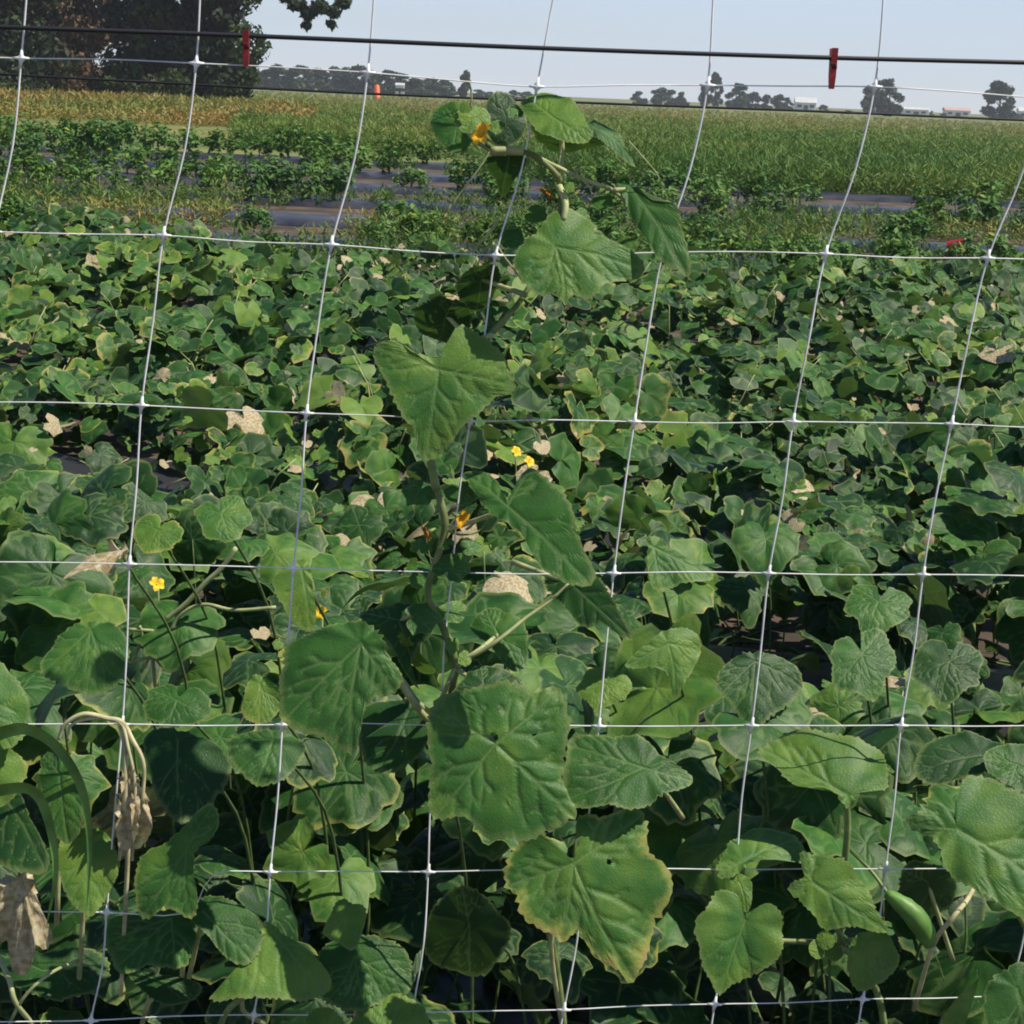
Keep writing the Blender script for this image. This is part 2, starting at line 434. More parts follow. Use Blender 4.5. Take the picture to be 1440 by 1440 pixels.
def mulch_strip(x0, x1, y, wdt, slope=0.0, h=.07):
    nx = int((x1 - x0) / .12) + 2; ny = 9
    X = np.linspace(x0, x1, nx); T = np.linspace(-1, 1, ny)
    V = []
    for i, x in enumerate(X):
        for t in T:
            z = .004 + h * (1 - t ** 4) + rng.normal(0, .006)
            if abs(t) == 1: z = .004
            V.append((x, y + slope * x + t * wdt / 2 + rng.normal(0, .006), z))
    F = [(i * ny + j, (i + 1) * ny + j, (i + 1) * ny + j + 1, i * ny + j + 1) for i in range(nx - 1) for j in range(ny - 1)]
    return V, F
strips = [(-3, 3.2, 2.15, 1.5), (-4, 4.4, 3.75, .75), (-4.5, 5.3, 5.5, .75), (-5, 6, 7.25, .75), (-5.5, 6.4, 8.95, .8),  # nearest strip widened so the shaded gap under the leaves stays black
          (-7, 7, 12.2, .8), (-8, 8, 14.6, .8), (-9, 9, 17.2, .85), (-10, 10, 20.0, .9), (-11, 11, 23.2, .9), (-12, 12, 26.8, 1.3), (-13, 2, 31, 1.5)]
SL = -0.04
for i, (x0, x1, y, wd) in enumerate(strips):
    v, f = mulch_strip(x0, x1, y, wd, SL)
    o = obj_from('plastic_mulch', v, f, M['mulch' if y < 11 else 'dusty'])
    tag(o, kind='structure', group='strips of black plastic mulch')

# ------------------------------------------------------------------ trellis net and wires
KN = {1: [(-214, 76), (30, 82), (276, 89), (517, 102), (755, 122), (995, 120), (1230, 122), (1467, 138), (1705, 142)],
      2: [(-244, 320), (-8, 326), (230, 331), (466, 344), (697, 359), (932, 355), (1161, 357), (1389, 363), (1618, 370)],
      3: [(-268, 560), (-35, 565), (199, 570), (431, 581), (661, 592), (892, 593), (1115, 593), (1338, 596), (1562, 602)],
      4: [(-284, 786), (-52, 790), (182, 793), (413, 799), (636, 805), (863, 806), (1081, 806), (1298, 808), (1515, 812)],
      5: [(-282, 1018), (-55, 1018), (172, 1018), (397, 1019), (620, 1020), (842, 1021), (1057, 1020), (1267, 1020), (1478, 1020)],
      6: [(-300, 1286), (-75, 1285), (150, 1283), (380, 1226), (602, 1226), (820, 1224), (1035, 1223), (1245, 1222), (1452, 1222)],
      7: [(-320, 1440), (-95, 1438), (128, 1435), (357, 1427), (580, 1424), (793, 1420), (1005, 1412), (1213, 1405), (1420, 1400)],
      8: [(-340, 1610), (-115, 1608), (108, 1605), (330, 1602), (560, 1600), (770, 1596), (980, 1590), (1190, 1585), (1395, 1580)]}
KN[0] = [(a + (14 if i != 4 else 42), b - 235) for i, (a, b) in enumerate(KN[1])]
net = empty('trellis_net', (0, 1.67, 0))
tag(net, 'white plastic trellis netting of large squares hanging from the black top wire', 'netting')
rows = sorted(KN)
for ri in rows:
    pts = []
    for ci, k in enumerate(KN[ri]):
        pts.append(np.array(P(*k)))
        if ci < len(KN[ri]) - 1:
            k2 = KN[ri][ci + 1]
            if ri == 6 and ci == 2:
                pts += [np.array(P(262, 1284)), np.array(P(300, 1230))]
            else:
                pts.append(np.array(P((k[0] + k2[0]) / 2, (k[1] + k2[1]) / 2 + rng.normal(0, 1.5), rng.normal(0, .002))))
    v, f = tube_geo(catmull(pts, 3), .00060, 6)
    obj_from('horizontal_strand', v, f, M['net'], net)
for ci in range(9):
    pts = []
    for a in range(len(rows)):
        k = KN[rows[a]][ci]; pts.append(np.array(P(*k)))
        if a < len(rows) - 1:
            k2 = KN[rows[a + 1]][ci]
            dx = rng.normal(0, 2.5)
            if rows[a] == 1: dx = 7 if ci < 8 else 3
            if rows[a] in (6,) : dx = 5
            pts.append(np.array(P((k[0] + k2[0]) / 2 + dx, (k[1] + k2[1]) / 2, rng.normal(0, .002))))
    v, f = tube_geo(catmull(pts, 4), .00088, 6)
    obj_from('vertical_strand', v, f, M['net'], net)
def blob(c, r, sx=1, sy=1, sz=1, nu=8, nv=6):
    V = []; F = []
    for i in range(nv + 1):
        th = math.pi * i / nv
        for j in range(nu):
            a = 2 * math.pi * j / nu
            V.append((c[0] + r * sx * math.sin(th) * math.cos(a), c[1] + r * sy * math.sin(th) * math.sin(a), c[2] + r * sz * math.cos(th)))
    for i in range(nv):
        for j in range(nu):
            j2 = (j + 1) % nu
            F.append((i * nu + j, (i + 1) * nu + j, (i + 1) * nu + j2, i * nu + j2))
    return V, F
for ri in range(1, 8):
    for ci in range(1, 8):
        c = P(*KN[ri][ci])
        v, f = merge([blob(c, .0030, 1.1, .8, 1.2), tube_geo([np.array(c) + (-.007, -.0006, .0002), np.array(c) + (0, -.0006, 0), np.array(c) + (.007, -.0006, .0002)], [.0009, .0019, .0009], 6),
                      tube_geo([np.array(c) + (.001, -.0004, .008), np.array(c) + (0, -.0004, 0), np.array(c) + (-.001, -.0004, -.008)], [.0011, .0021, .0011], 6)])
        obj_from('knot', v, f, M['net'], net)
wpts = [np.array(P(x, y, -.004)) for x, y in [(-420, 22), (0, 38), (340, 50), (770, 68), (1160, 81), (1440, 88), (1850, 98)]]
v, f = tube_geo(catmull(wpts, 6), .0020, 10)
tag(obj_from('top_wire', v, f, M['wire']), 'thick black trellis wire that holds up the white netting', 'wire')
def P_at(px, py, D):
    d = ray(px, py); return CAM + d * (D / d.y)
wp = [np.array(P_at(x, y, 3.1)) for x, y in [(-600, 66), (0, 104), (240, 117), (480, 130), (860, 146), (1160, 157), (1440, 169), (2000, 190)]]
v, f = tube_geo(catmull(wp, 5), .0021, 6)
tag(obj_from('lower_wire', v, f, M['wire']), 'thin dark wire stretched behind the netting along the horizon', 'wire')

def clip(cx, y0, y1, lean, label):
    c = P(cx, (y0 + y1) / 2, -.006)
    top = np.array(P(cx + lean, y0, -.006)); bot = np.array(P(cx - lean, y1, -.006)); mid = (top + bot) / 2
    root = empty('clothespin', c); tag(root, label, 'clip', 'red clips on the top wire')
    L = np.linalg.norm(top - bot)
    d = (top - bot) / L; s = np.array((1., .08, 0)); s -= d * (s @ d); s /= np.linalg.norm(s); fwd = np.cross(s, d)
    for sg, nm, mt in ((-1, 'jaw', 'clip'), (1, 'jaw', 'clip')):
        # each jaw: a tapering flat arm, spread at the top (handles), closed at the bottom
        prof = [(-.5, .0012, .0020), (-.2, .0018, .0030), (.06, .0022, .0034), (.3, .0032, .0034), (.5, .0042, .0028)]
        V = []; F = []
        for t, sep, th in prof:
            cc = mid + d * L * t + fwd * 0 + s * 0 
            cc = cc + fwd * sg * sep
            wd = .0027 if t > -.3 else .0021
            for a, b in ((-1, -1), (1, -1), (1, 1), (-1, 1)):
                V.append(cc + s * a * wd + fwd * b * th * .45)
        for i in range(len(prof) - 1):
            for k in range(4):
                k2 = (k + 1) % 4
                F.append((i * 4 + k, i * 4 + k2, (i + 1) * 4 + k2, (i + 1) * 4 + k))
        F += [(3, 2, 1, 0), tuple(len(V) - 4 + k for k in range(4))]
        obj_from(nm, V, F, M[mt], root, smooth=False)
    th_ = np.linspace(0, 2 * math.pi * 3, 40)
    sp_ = [mid + d * L * .06 + s * (-.0024 + .0048 * k / 39) + (fwd * math.cos(a) + d * math.sin(a)) * .0042 for k, a in enumerate(th_)]
    v, f = tube_geo(sp_, .0006, 5); obj_from('spring', v, f, M['steel'], root)
clip(346, 43, 93, 0, 'red plastic clothespin on the wire in front of the dark tree edge')
clip(1171, 68, 125, 2, 'red plastic clothespin on the wire against open sky')

# ------------------------------------------------------------------ flowers
def flower_geo(c, n, r, seed=0, open_=.6):
    rs = np.random.default_rng(seed); n = np.array(Vector(n).normalized())
    a = np.cross(n, (0.1, .2, 1.)); a /= np.linalg.norm(a); b = np.cross(n, a)
    V = []; F = []
    for k in range(5):
        an = 2 * math.pi * k / 5 + rs.normal(0, .12); d = a * math.cos(an) + b * math.sin(an); s = -a * math.sin(an) + b * math.cos(an)
        rings = [(.08, .10, 0), (.35, .34, .22), (.7, .42, .38), (.92, .26, .42 * open_), (1.06, .04, .36 * open_)]
        o = len(V)
        for t, wd, h in rings:
            for u in (-1, -.4, .4, 1):
                V.append(np.array(c) + r * (d * t + s * wd * u + n * (h + .1 * abs(u) + rs.normal(0, .015))))
        for i in range(4):
            for j in range(3):
                q = o + i * 4 + j; F.append((q, q + 1, q + 5, q + 4))
    v2, f2 = blob(np.array(c) + n * r * .12, r * .17)
    return merge([(V, F), (v2, f2)])
def flower(parent, c, n, r, seed=0, mat='flower'):
    v, f = flower_geo(c, n, r, seed); fl = obj_from('flower', v, f, M[mat], parent)
    n = np.array(Vector(n).normalized()); c = np.array(c)
    v, f = tube_geo([c - n * r * .9, c - n * r * .4, c + n * r * .06], [r * .1, r * .2, r * .3], 8)
    cal = obj_from('calyx', v, f, M['stem'], parent); cal.parent = fl
    cal.location = (0, 0, 0)
    return fl

# ------------------------------------------------------------------ HERO VINE
hv = empty('cucumber_vine', P(630, 1000)); hv.location.z = 0.02
tag(hv, 'tall single cucumber vine climbing the middle of the netting up to the horizon', 'vine')
def st(pts, r, mat, parent=None, name='stem', n=6):
    return tube(name, [np.array(P(*p)) for p in pts], r, M[mat], parent if parent is not None else hv, 8, n)
st([(800, 1640, .16), (790, 1420, .14), (750, 1220, .08), (680, 1090, .04), (635, 1010, .01), (640, 935, .0), (622, 880, .0), (604, 845, .0), (604, 815, .0), (618, 775, 0), (626, 740, 0), (620, 708, 0), (611, 675, 0), (604, 640, 0),
    (612, 580, .012), (632, 520, .02), (668, 490, .015), (694, 466, .0), (730, 425, .012), (762, 372, .02), (784, 318, .02), (790, 275, .01), (782, 245, 0), (745, 216, 0), (700, 211, -.005), (684, 202, -.01)],
   [.0045, .0040, .0030, .0040, .0029, .0031, .0038, .0028, .0027, .0036, .0026, .0026, .0034, .0024, .0024], 'darkstem')
st([(614, 690, -.004), (606, 650, -.004), (604, 630, -.002)], [.0042, .0038], 'stem', name='stem_segment')
st([(735, 212, -.004), (690, 212, -.008)], [.0042, .0038], 'palestem', name='stem_segment')
st([(745, 216, 0), (790, 238, .0), (830, 256, .005), (862, 268, .01), (895, 300, .015)], [.0022, .0016], 'palestem', name='stem_segment')
st([(786, 262, 0), (795, 285, -.01), (792, 310, -.015)], [.0035, .0028], 'palestem', name='stem_segment')
C = (0, -1, .35)
# top leaves
hero_leaf(hv, [(733, 140), (752, 128), (775, 127), (800, 135), (815, 152), (826, 172), (830, 190), (806, 196), (780, 192), (758, 184), (742, 165)], (778, 165), (-.1, -.7, .8), -.02, .74, .1, stem=[(785, 250), (790, 200, .01)])
hero_leaf(hv, [(745, 165), (790, 178), (835, 182), (858, 198), (838, 212), (800, 218), (768, 212), (752, 192)], (796, 190), (.1, -.45, -.9), .03, .1, .0)  # dark leaf standing in for the shadow below the top leaf
hero_leaf(hv, [(818, 172), (848, 172), (870, 182), (884, 198), (902, 212), (880, 210), (862, 202), (838, 192)], (835, 180), (.25, -.5, .9), .0, .35, .1, cup=.3)
hero_leaf(hv, [(612, 150), (640, 142), (662, 150), (672, 172), (660, 200), (638, 212), (618, 198), (606, 175)], (645, 168), (-.2, -.7, .6), .03, .62, .15, K=64, NR=10, stem=[(690, 212), (665, 195, .01)], stemr=.0015)
hero_leaf(hv, [(690, 135), (712, 128), (728, 148), (742, 170), (730, 196), (706, 206), (688, 190), (684, 160)], (712, 165), (.3, -.8, .3), .05, .12, .05, K=64, NR=10)
hero_leaf(hv, [(640, 160), (655, 150), (676, 150), (690, 162), (684, 180), (664, 186), (645, 178)], (668, 165), (.2, -.8, .6), -.015, .95, .4, K=56, NR=9)
hero_leaf(hv, [(684, 222), (712, 220), (736, 216), (738, 238), (722, 262), (708, 290), (698, 258), (686, 240)], (716, 220), (.2, -.6, -.75), .02, .05, 0, K=64, NR=10)  # colour darkened for an underside in shade
flower(hv, P(680, 190, -.03), (-.6, -.6, .45), .011, 3, 'orangeflower')
flower(hv, P(772, 268, .006), (-.5, -.2, -.8), .009, 5, 'wilted')
# L3
hero_leaf(hv, [(788, 292), (812, 294), (830, 308), (846, 326), (862, 336), (884, 344), (908, 364), (896, 384), (862, 390), (842, 408), (826, 418), (805, 410), (796, 428), (782, 408), (764, 412), (744, 404), (728, 380), (724, 360), (738, 340), (756, 326), (770, 306)],
          (782, 348), (.05, -.85, .55), -.03, .62, .15, stem=[(795, 285), (796, 305, .0), (790, 330, .01)], puck=.022)
hero_leaf(hv, [(868, 248), (884, 254), (900, 268), (918, 281), (945, 284), (956, 298), (962, 325), (968, 358), (948, 354), (930, 350), (910, 330), (892, 306), (878, 280)], (885, 262), (-.2, -.6, .75), .012, .42, .05, stem=[(862, 268, .01)], cup=.2)
hero_leaf(hv, [(646, 392), (668, 378), (692, 372), (704, 388), (696, 412), (684, 440), (668, 452), (652, 432), (642, 410)], (676, 396), (.25, -.55, -.7), .03, .05, .05, stem=[(740, 415)])  # shade of the underside put into the leaf colour
hero_leaf(hv, [(582, 440), (604, 424), (632, 420), (656, 432), (662, 456), (648, 480), (624, 492), (600, 484), (586, 464)], (626, 446), (-.2, -.55, -.75), .03, .05, .05, stem=[(670, 488, .01)])  # leaf colour kept very dark, as in shade
hero_leaf(hv, [(616, 504), (598, 500), (577, 496), (566, 484), (546, 480), (528, 490), (527, 506), (540, 532), (552, 560), (568, 590), (582, 600), (588, 630), (600, 645), (614, 638), (636, 618), (652, 594), (674, 584), (692, 562), (708, 556), (724, 546), (714, 514), (700, 492), (684, 476), (662, 462), (646, 458), (634, 474), (624, 490)],
          (617, 520), (.05, -.9, .42), -.035, .66, .08, K=104, NR=20, stem=[(694, 470, 0), (670, 480, -.005), (640, 500, .0)], fold=.12, label='broad heart shaped leaf facing the viewer')
hero_leaf(hv, [(655, 666), (682, 662), (702, 682), (712, 700), (722, 680), (738, 658), (756, 664), (780, 682), (802, 704), (808, 735), (818, 765), (832, 792), (820, 808), (794, 806), (766, 796), (748, 776), (736, 752), (716, 738), (698, 728), (682, 712), (668, 692)],
          (714, 712), (-.25, -.6, .75), -.035, .42, .08, K=104, NR=18, stem=[(626, 745), (660, 735, .0)], label='bluish green leaf drooping to the lower right')
hero_leaf(hv, [(766, 806), (800, 802), (832, 806), (852, 826), (868, 858), (880, 888), (862, 884), (842, 872), (822, 880), (800, 862), (784, 842), (768, 826)], (800, 818), (-.45, -.6, .65), .01, .25, .42, stem=[(720, 790, .05)])
hero_leaf(hv, [(690, 852), (712, 862), (735, 872), (742, 905), (735, 938), (708, 932), (688, 905), (660, 880)], (700, 890), (-.1, -.7, .7), .05, .5, .12, stem=[(640, 935), (668, 918, .0)])
st([(640, 930, -.006), (676, 916, -.01), (706, 896, -.01), (738, 870, 0), (772, 846, .006), (800, 820, .008)], [.0024, .0012], 'palestem', name='petiole')
st([(560, 955, -.02), (580, 985, -.02), (600, 1010, -.01), (618, 1015, 0)], [.0034, .003], 'palestem', name='petiole')
st([(644, 930, 0), (622, 980, -.005), (606, 1012, -.01)], [.0026, .002], 'palestem', name='petiole')
hero_leaf(hv, [(398, 908), (424, 894), (462, 882), (486, 874), (520, 880), (538, 898), (548, 926), (566, 952), (548, 975), (520, 985), (508, 1010), (500, 1045), (488, 1054), (468, 1040), (440, 1030), (416, 1022), (394, 1006), (388, 980), (390, 950), (398, 930)],
          (508, 905), (-.1, -.82, .6), -.04, .45, .36, K=112, NR=20, puck=.03, stem=[(618, 1010, 0), (590, 990, -.005), (560, 950, -.01)], label='large dark green leaf with pale specks along its top')
hero_leaf(hv, [(540, 852), (580, 848), (604, 872), (590, 905), (575, 935), (585, 960), (566, 940), (548, 905), (520, 880), (505, 862)], (560, 872), (-.2, -.7, .7), .02, .3, .25, stem=[(610, 850)])
hero_leaf(hv, [(562, 890), (580, 905), (600, 930), (612, 950), (596, 958), (582, 945), (570, 920)], (570, 900), (-.1, -.5, -.8), -.005, .9, .45, K=56, NR=8)
hero_leaf(hv, [(620, 978), (604, 1002), (602, 1040), (606, 1080), (602, 1120), (606, 1146), (626, 1152), (648, 1148), (672, 1162), (690, 1180), (712, 1174), (735, 1182), (760, 1172), (785, 1160), (806, 1150), (812, 1136), (796, 1110), (792, 1078), (800, 1040), (798, 1005), (790, 968), (770, 966), (752, 974), (738, 962), (718, 958), (700, 960), (672, 964), (645, 972)],
          (697, 1046), (.03, -.88, .46), -.07, .55, .22, K=128, NR=24, puck=.035, wave=.035, stem=[(622, 985), (660, 1010, .01)], label='largest leaf of the vine, round with a hole near its stalk', holes=[(694, 1037, 7), (752, 1033, 3.5), (702, 995, 4)])
hero_leaf(hv, [(628, 985), (645, 962), (668, 936), (700, 938), (730, 950), (738, 970), (720, 990), (690, 1005), (655, 1000)], (680, 962), (0, -.6, .8), -.02, .22, .1, stem=[(640, 940)])
hero_leaf(hv, [(804, 1034), (832, 1030), (862, 1034), (900, 1034), (918, 1050), (945, 1072), (972, 1086), (968, 1104), (940, 1112), (918, 1128), (890, 1136), (858, 1130), (826, 1132), (800, 1120), (794, 1090), (798, 1060)],
          (905, 1080), (.1, -.65, .78), -.03, .35, .38, K=104, NR=18, stem=[(960, 1150, .06), (935, 1115, .02)], label='bluish leaf with tan blotches right of the largest leaf')
hero_leaf(hv, [(801, 1200), (792, 1178), (778, 1182), (752, 1172), (728, 1188), (714, 1208), (710, 1240), (728, 1262), (732, 1284), (752, 1302), (776, 1312), (796, 1322), (812, 1304), (828, 1332), (852, 1354), (874, 1366), (888, 1384), (900, 1362), (914, 1338), (922, 1300), (938, 1276), (946, 1238), (932, 1212), (912, 1196), (910, 1170), (904, 1142), (876, 1138), (845, 1148), (820, 1144), (810, 1162), (815, 1185)],
          (807, 1214), (.03, -.88, .46), -.06, .62, .62, K=136, NR=24, puck=.03, stem=[(790, 1440, .1), (775, 1330, .06), (785, 1250, .02)], label='leaf with yellow scorched edges and holes', holes=[(803, 1200, 7), (857, 1212, 5), (889, 1324, 5), (795, 1172, 6)])
flower(hv, P(646, 728, -.02), (.7, -.5, -.3), .010, 8, 'orangeflower')
flower(hv, P(603, 748, -.01), (-.8, -.4, -.4), .008, 9, 'wilted')
for k, (px, py, w_, hgt_, of_, rn_) in enumerate([(636, 905, 12, 16, -.01, .95), (655, 925, 12, 14, -.012, .9), (628, 765, 16, 10, -.004, .5), (590, 770, 18, 14, .015, .6), (660, 770, 20, 14, .02, .5), (800, 262, 10, 9, -.01, .9), (764, 240, 10, 8, -.01, .85),
        (822, 300, 16, 12, .02, .7), (850, 285, 22, 14, .02, .6), (632, 800, 34, 26, -.012, .5), (590, 868, 34, 28, -.012, .42), (648, 690, 30, 22, .006, .5), (590, 690, 30, 24, .02, .4), (640, 860, 26, 20, .01, .6), (596, 815, 26, 20, .02, .5), (715, 335, 26, 18, .02, .5), (752, 300, 22, 16, .02, .6), (700, 440, 26, 18, .02, .45), (655, 150, 12, 10, -.02, .9), (700, 178, 16, 12, .0, .7), (725, 158, 14, 12, .0, .6), (880, 345, 20, 14, .03, .6)]):
    hero_leaf(hv, rnd_out(px, py, w_, hgt_, 70 + k, k * 1.1), (px, py), (.3 * math.sin(k * 2), -.7, .6), of_, rn_, .15, K=40, NR=6)
# tendrils
def tendril(parent, pts, r=.0009, mat='palestem'):
    tube('tendril', [np.array(P(*p)) for p in pts], [r, r * .6], M[mat], parent, 5, 8)
tendril(hv, [(690, 212, -.01), (668, 245, -.012), (650, 268, -.01), (636, 290, -.01), (628, 312, 0)])
tendril(hv, [(884, 198), (905, 222), (922, 242), (928, 252)], .0007)
tendril(hv, [(660, 115, .0), (663, 135, 0), (662, 150, 0)], .0012)
tendril(hv, [(735, 395), (712, 365), (695, 345), (668, 360, 0)], .001)
tendril(hv, [(790, 238), (808, 250), (812, 238), (822, 240), (818, 252), (830, 262)], .0009)
tendril(hv, [(700, 310), (690, 325), (672, 345), (664, 356)], .0018)
tendril(hv, [(626, 745), (650, 752), (676, 745), (690, 720), (700, 705)], .0012, 'stem')

# ------------------------------------------------------------------ foreground plants on the trellis foot
def plant(pos, label, group=None, name='cucumber_plant'):
    e = empty(name, pos); e.location.z = .01; return tag(e, label, 'plant', group)
rp_ = plant(P(1190, 1400, .03), 'young bright green cucumber plant with a small cucumber by the netting')
hero_leaf(rp_, [(1190, 1136), (1178, 1118), (1150, 1108), (1128, 1106), (1108, 1096), (1092, 1076), (1072, 1060), (1074, 1044), (1100, 1028), (1130, 1022), (1162, 1026), (1196, 1032), (1226, 1044), (1246, 1062), (1248, 1090), (1244, 1112), (1214, 1110)],
          (1191, 1118), (0, -.7, .72), -.02, .66, .12, K=112, NR=20, puck=.028, stem=[(1188, 1215, 0), (1192, 1160, -.01)], smat='stem', stemr=.003)
hero_leaf(rp_, [(1132, 1232), (1124, 1200), (1150, 1202), (1178, 1206), (1192, 1210), (1206, 1232), (1222, 1252), (1232, 1278), (1252, 1308), (1222, 1306), (1190, 1302), (1160, 1308), (1148, 1290), (1134, 1276), (1120, 1262), (1108, 1250), (1118, 1238)],
          (1142, 1240), (-.15, -.85, .55), -.05, .72, .1, K=104, NR=18, stem=[(1190, 1330, 0), (1165, 1285, .0)], smat='stem')
hero_leaf(rp_, [(1046, 1284), (1040, 1262), (1022, 1252), (1004, 1258), (992, 1280), (976, 1296), (982, 1330), (990, 1362), (1004, 1384), (1012, 1400), (1030, 1386), (1056, 1374), (1078, 1360), (1098, 1340), (1098, 1310), (1100, 1290), (1086, 1272), (1068, 1274), (1056, 1282)],
          (1048, 1294), (.1, -.9, .45), -.05, .68, .08, K=104, NR=18, fold=.15, stem=[(1150, 1325, .02), (1080, 1320, .01), (1060, 1300, .0)], smat='stem')
hero_leaf(rp_, [(1204, 1316), (1222, 1310), (1246, 1312), (1258, 1330), (1266, 1352), (1250, 1374), (1232, 1386), (1210, 1394), (1196, 1374), (1192, 1350), (1196, 1330)],
          (1212, 1326), (0, -.9, .45), -.04, .75, .05, K=88, NR=16, stem=[(1175, 1330, .0), (1195, 1322, .0)], smat='stem')
hero_leaf(rp_, [(1008, 1222), (1022, 1192), (1040, 1172), (1072, 1156), (1102, 1158), (1124, 1168), (1136, 1196), (1112, 1200), (1088, 1196), (1062, 1206), (1044, 1224), (1026, 1232)],
          (1045, 1212), (-.1, -.5, .85), -.02, .6, .05, K=96, NR=16, stem=[(1048, 1290, 0), (1044, 1250, 0)], smat='stem', cup=.25)
hero_leaf(rp_, [(1026, 1236), (1050, 1232), (1058, 1252), (1052, 1280), (1040, 1270)], (1040, 1240), (-.1, -.7, .6), -.03, .9, .1, K=56, NR=8)
st([(1120, 1323, .0), (1150, 1326, .0), (1175, 1330, .0), (1210, 1355, .03), (1240, 1420, .06), (1250, 1560, .08)], [.002, .004], 'stem', rp_)
st([(1188, 1210, 0), (1186, 1260, .02), (1180, 1330, .02)], .0028, 'stem', rp_)
for k, (px, py) in enumerate([(1160, 1322), (1172, 1338), (1150, 1335)]):
    hero_leaf(rp_, [(px - 12, py - 2), (px - 2, py - 14), (px + 12, py - 4), (px + 10, py + 10), (px - 4, py + 12)], (px, py), (.3 * k - .3, -.8, .5), -.02, .85, .2, K=36, NR=5)
# cucumber fruit
ca, cb = np.array(P(1246, 1256, -.055)), np.array(P(1308, 1330, -.065))
n_ = 22; tt = np.linspace(0, 1, n_); bow = np.array((.006, -.004, .004))
cp = np.array([ca * (1 - t) + cb * t + bow * math.sin(math.pi * t) for t in tt])
cr = .0108 * np.clip(np.sin(np.pi * np.clip(tt * .93 + .035, 0, 1)) ** .42, .12, 1) * (0.85 + .25 * tt)
v, f = tube_geo(cp, cr, 18)
v = [np.array(p) + rng.normal(0, .00025, 3) for p in v]
fr = obj_from('cucumber', v, f, M['cuke'], rp_); fr['label'] = 'small green cucumber hanging among the leaves'
v, f = tube_geo([cb + (cb - ca) * .0, cb + (cb - ca) * .05, cb + (cb - ca) * .14], [.003, .0035, .0012], 6)
o = obj_from('blossom_end', v, f, M['deadstem'], rp_); o.parent = fr
st([(1195, 1195, .03), (1225, 1225, .03), (1252, 1262, .012)], .0018, 'stem', rp_, name='fruit_stalk')
st([(1308, 1330, -.02), (1318, 1350, .02), (1328, 1380, .04)], .0006, 'stem', rp_, name='tendril')

r2 = plant(P(1400, 1420, .05), 'cucumber plant with one very large leaf at the right border')
hero_leaf(r2, [(1342, 1150), (1330, 1134), (1304, 1128), (1290, 1144), (1272, 1152), (1288, 1166), (1312, 1176), (1322, 1196), (1328, 1216), (1346, 1236), (1372, 1250), (1400, 1264), (1432, 1284), (1470, 1290), (1502, 1250), (1510, 1200), (1482, 1150), (1450, 1118), (1416, 1104), (1384, 1090), (1358, 1094), (1348, 1116), (1342, 1132)],
          (1346, 1166), (-.1, -.75, .66), -.05, .6, .12, K=128, NR=22, puck=.03, stem=[(1500, 1440, .05), (1440, 1300, .06), (1380, 1200, .03)], smat='stem', stemr=.003)
hero_leaf(r2, [(1392, 1380), (1410, 1368), (1440, 1352), (1480, 1360), (1500, 1420), (1480, 1480), (1420, 1480), (1385, 1430)], (1430, 1390), (-.1, -.8, .6), -.02, .35, .35, stem=[(1420, 1520, .05)])
hero_leaf(r2, [(1290, 1060), (1330, 1030), (1380, 1035), (1430, 1060), (1440, 1090), (1390, 1085), (1340, 1095), (1300, 1090)], (1380, 1062), (0, -.5, .85), .06, .2, .1, stem=[(1390, 1200, .1)])
hero_leaf(r2, [(1385, 1060), (1430, 1045), (1480, 1060), (1490, 1110), (1440, 1110), (1405, 1095)], (1430, 1075), (.1, -.6, .8), .03, .35, .2, stem=[(1430, 1200, .08)])
hero_leaf(r2, [(1270, 1225), (1310, 1215), (1345, 1240), (1335, 1280), (1300, 1300), (1270, 1280)], (1305, 1240), (.2, -.7, -.2), .07, .15, .2, stem=[(1340, 1350, .1)])
tube('petiole', [np.array(P(*p)) for p in [(1285, 1420, .10), (1312, 1330, .03), (1340, 1290, .01), (1362, 1262, .03), (1385, 1215, .06)]], .0025, M['deadstem'], r2)
v, f = tube_geo([np.array(P(1330, 1470, -.01)), np.array(P(1352, 1410, -.03)), np.array(P(1378, 1378, -.04))], [.006, .005, .0005], 5)
gb = empty('grass_clump', P(1340, 1460)); gb.location.z = 0; tag(gb, 'short bright green grass blade at the bottom right corner', 'grass blade')

def blade(parent, pts, wmax, mat, droop=0):
    c = catmull([np.array(P(*p)) for p in pts], 8); n = len(c); V = []; F = []
    for i in range(n):
        t = i / (n - 1); wv = wmax * (.35 + .65 * min(1, t * 4)) * (1 - max(0, (t - .45) / .55) ** 1.7) + .0004
        tg = c[min(i + 1, n - 1)] - c[max(i - 1, 0)]; tg /= np.linalg.norm(tg)
        s = np.cross(tg, np.array((.1, 1, .25))); s /= np.linalg.norm(s); nn = np.cross(s, tg)
        V += [c[i] - s * wv, c[i] + nn * wv * .35, c[i] + s * wv]
    for i in range(n - 1):
        for j in (0, 1):
            q = i * 3 + j; F.append((q, q + 1, q + 4, q + 3))
    return obj_from('blade', V, F, mat, parent)
M['grass'] = simple('grass_blade', (.10, .24, .04), .5, .4, .3, 30, c2=(.17, .33, .07))
blade(gb, [(1300, 1560, .02), (1340, 1440, .0), (1376, 1376, -.01)], .011, M['grass'])
gl = empty('grass_clump', P(60, 1500)); gl.location.z = 0
tag(gl, 'broad grass leaves arching over in front of the netting at left', 'grass blade')
blade(gl, [(-130, 1420, .02), (-90, 1180, -.01), (-35, 1060, -.03), (20, 1026, -.045), (62, 1036, -.05), (95, 1070, -.06), (118, 1120, -.06), (126, 1190, -.06), (122, 1275, -.06)], .0058, M['grass'])
blade(gl, [(-150, 1440, .02), (-90, 1230, -.01), (-30, 1130, -.04), (25, 1108, -.05), (55, 1122, -.05), (72, 1170, -.05), (78, 1230, -.05), (66, 1300, -.04)], .0055, M['grass'])

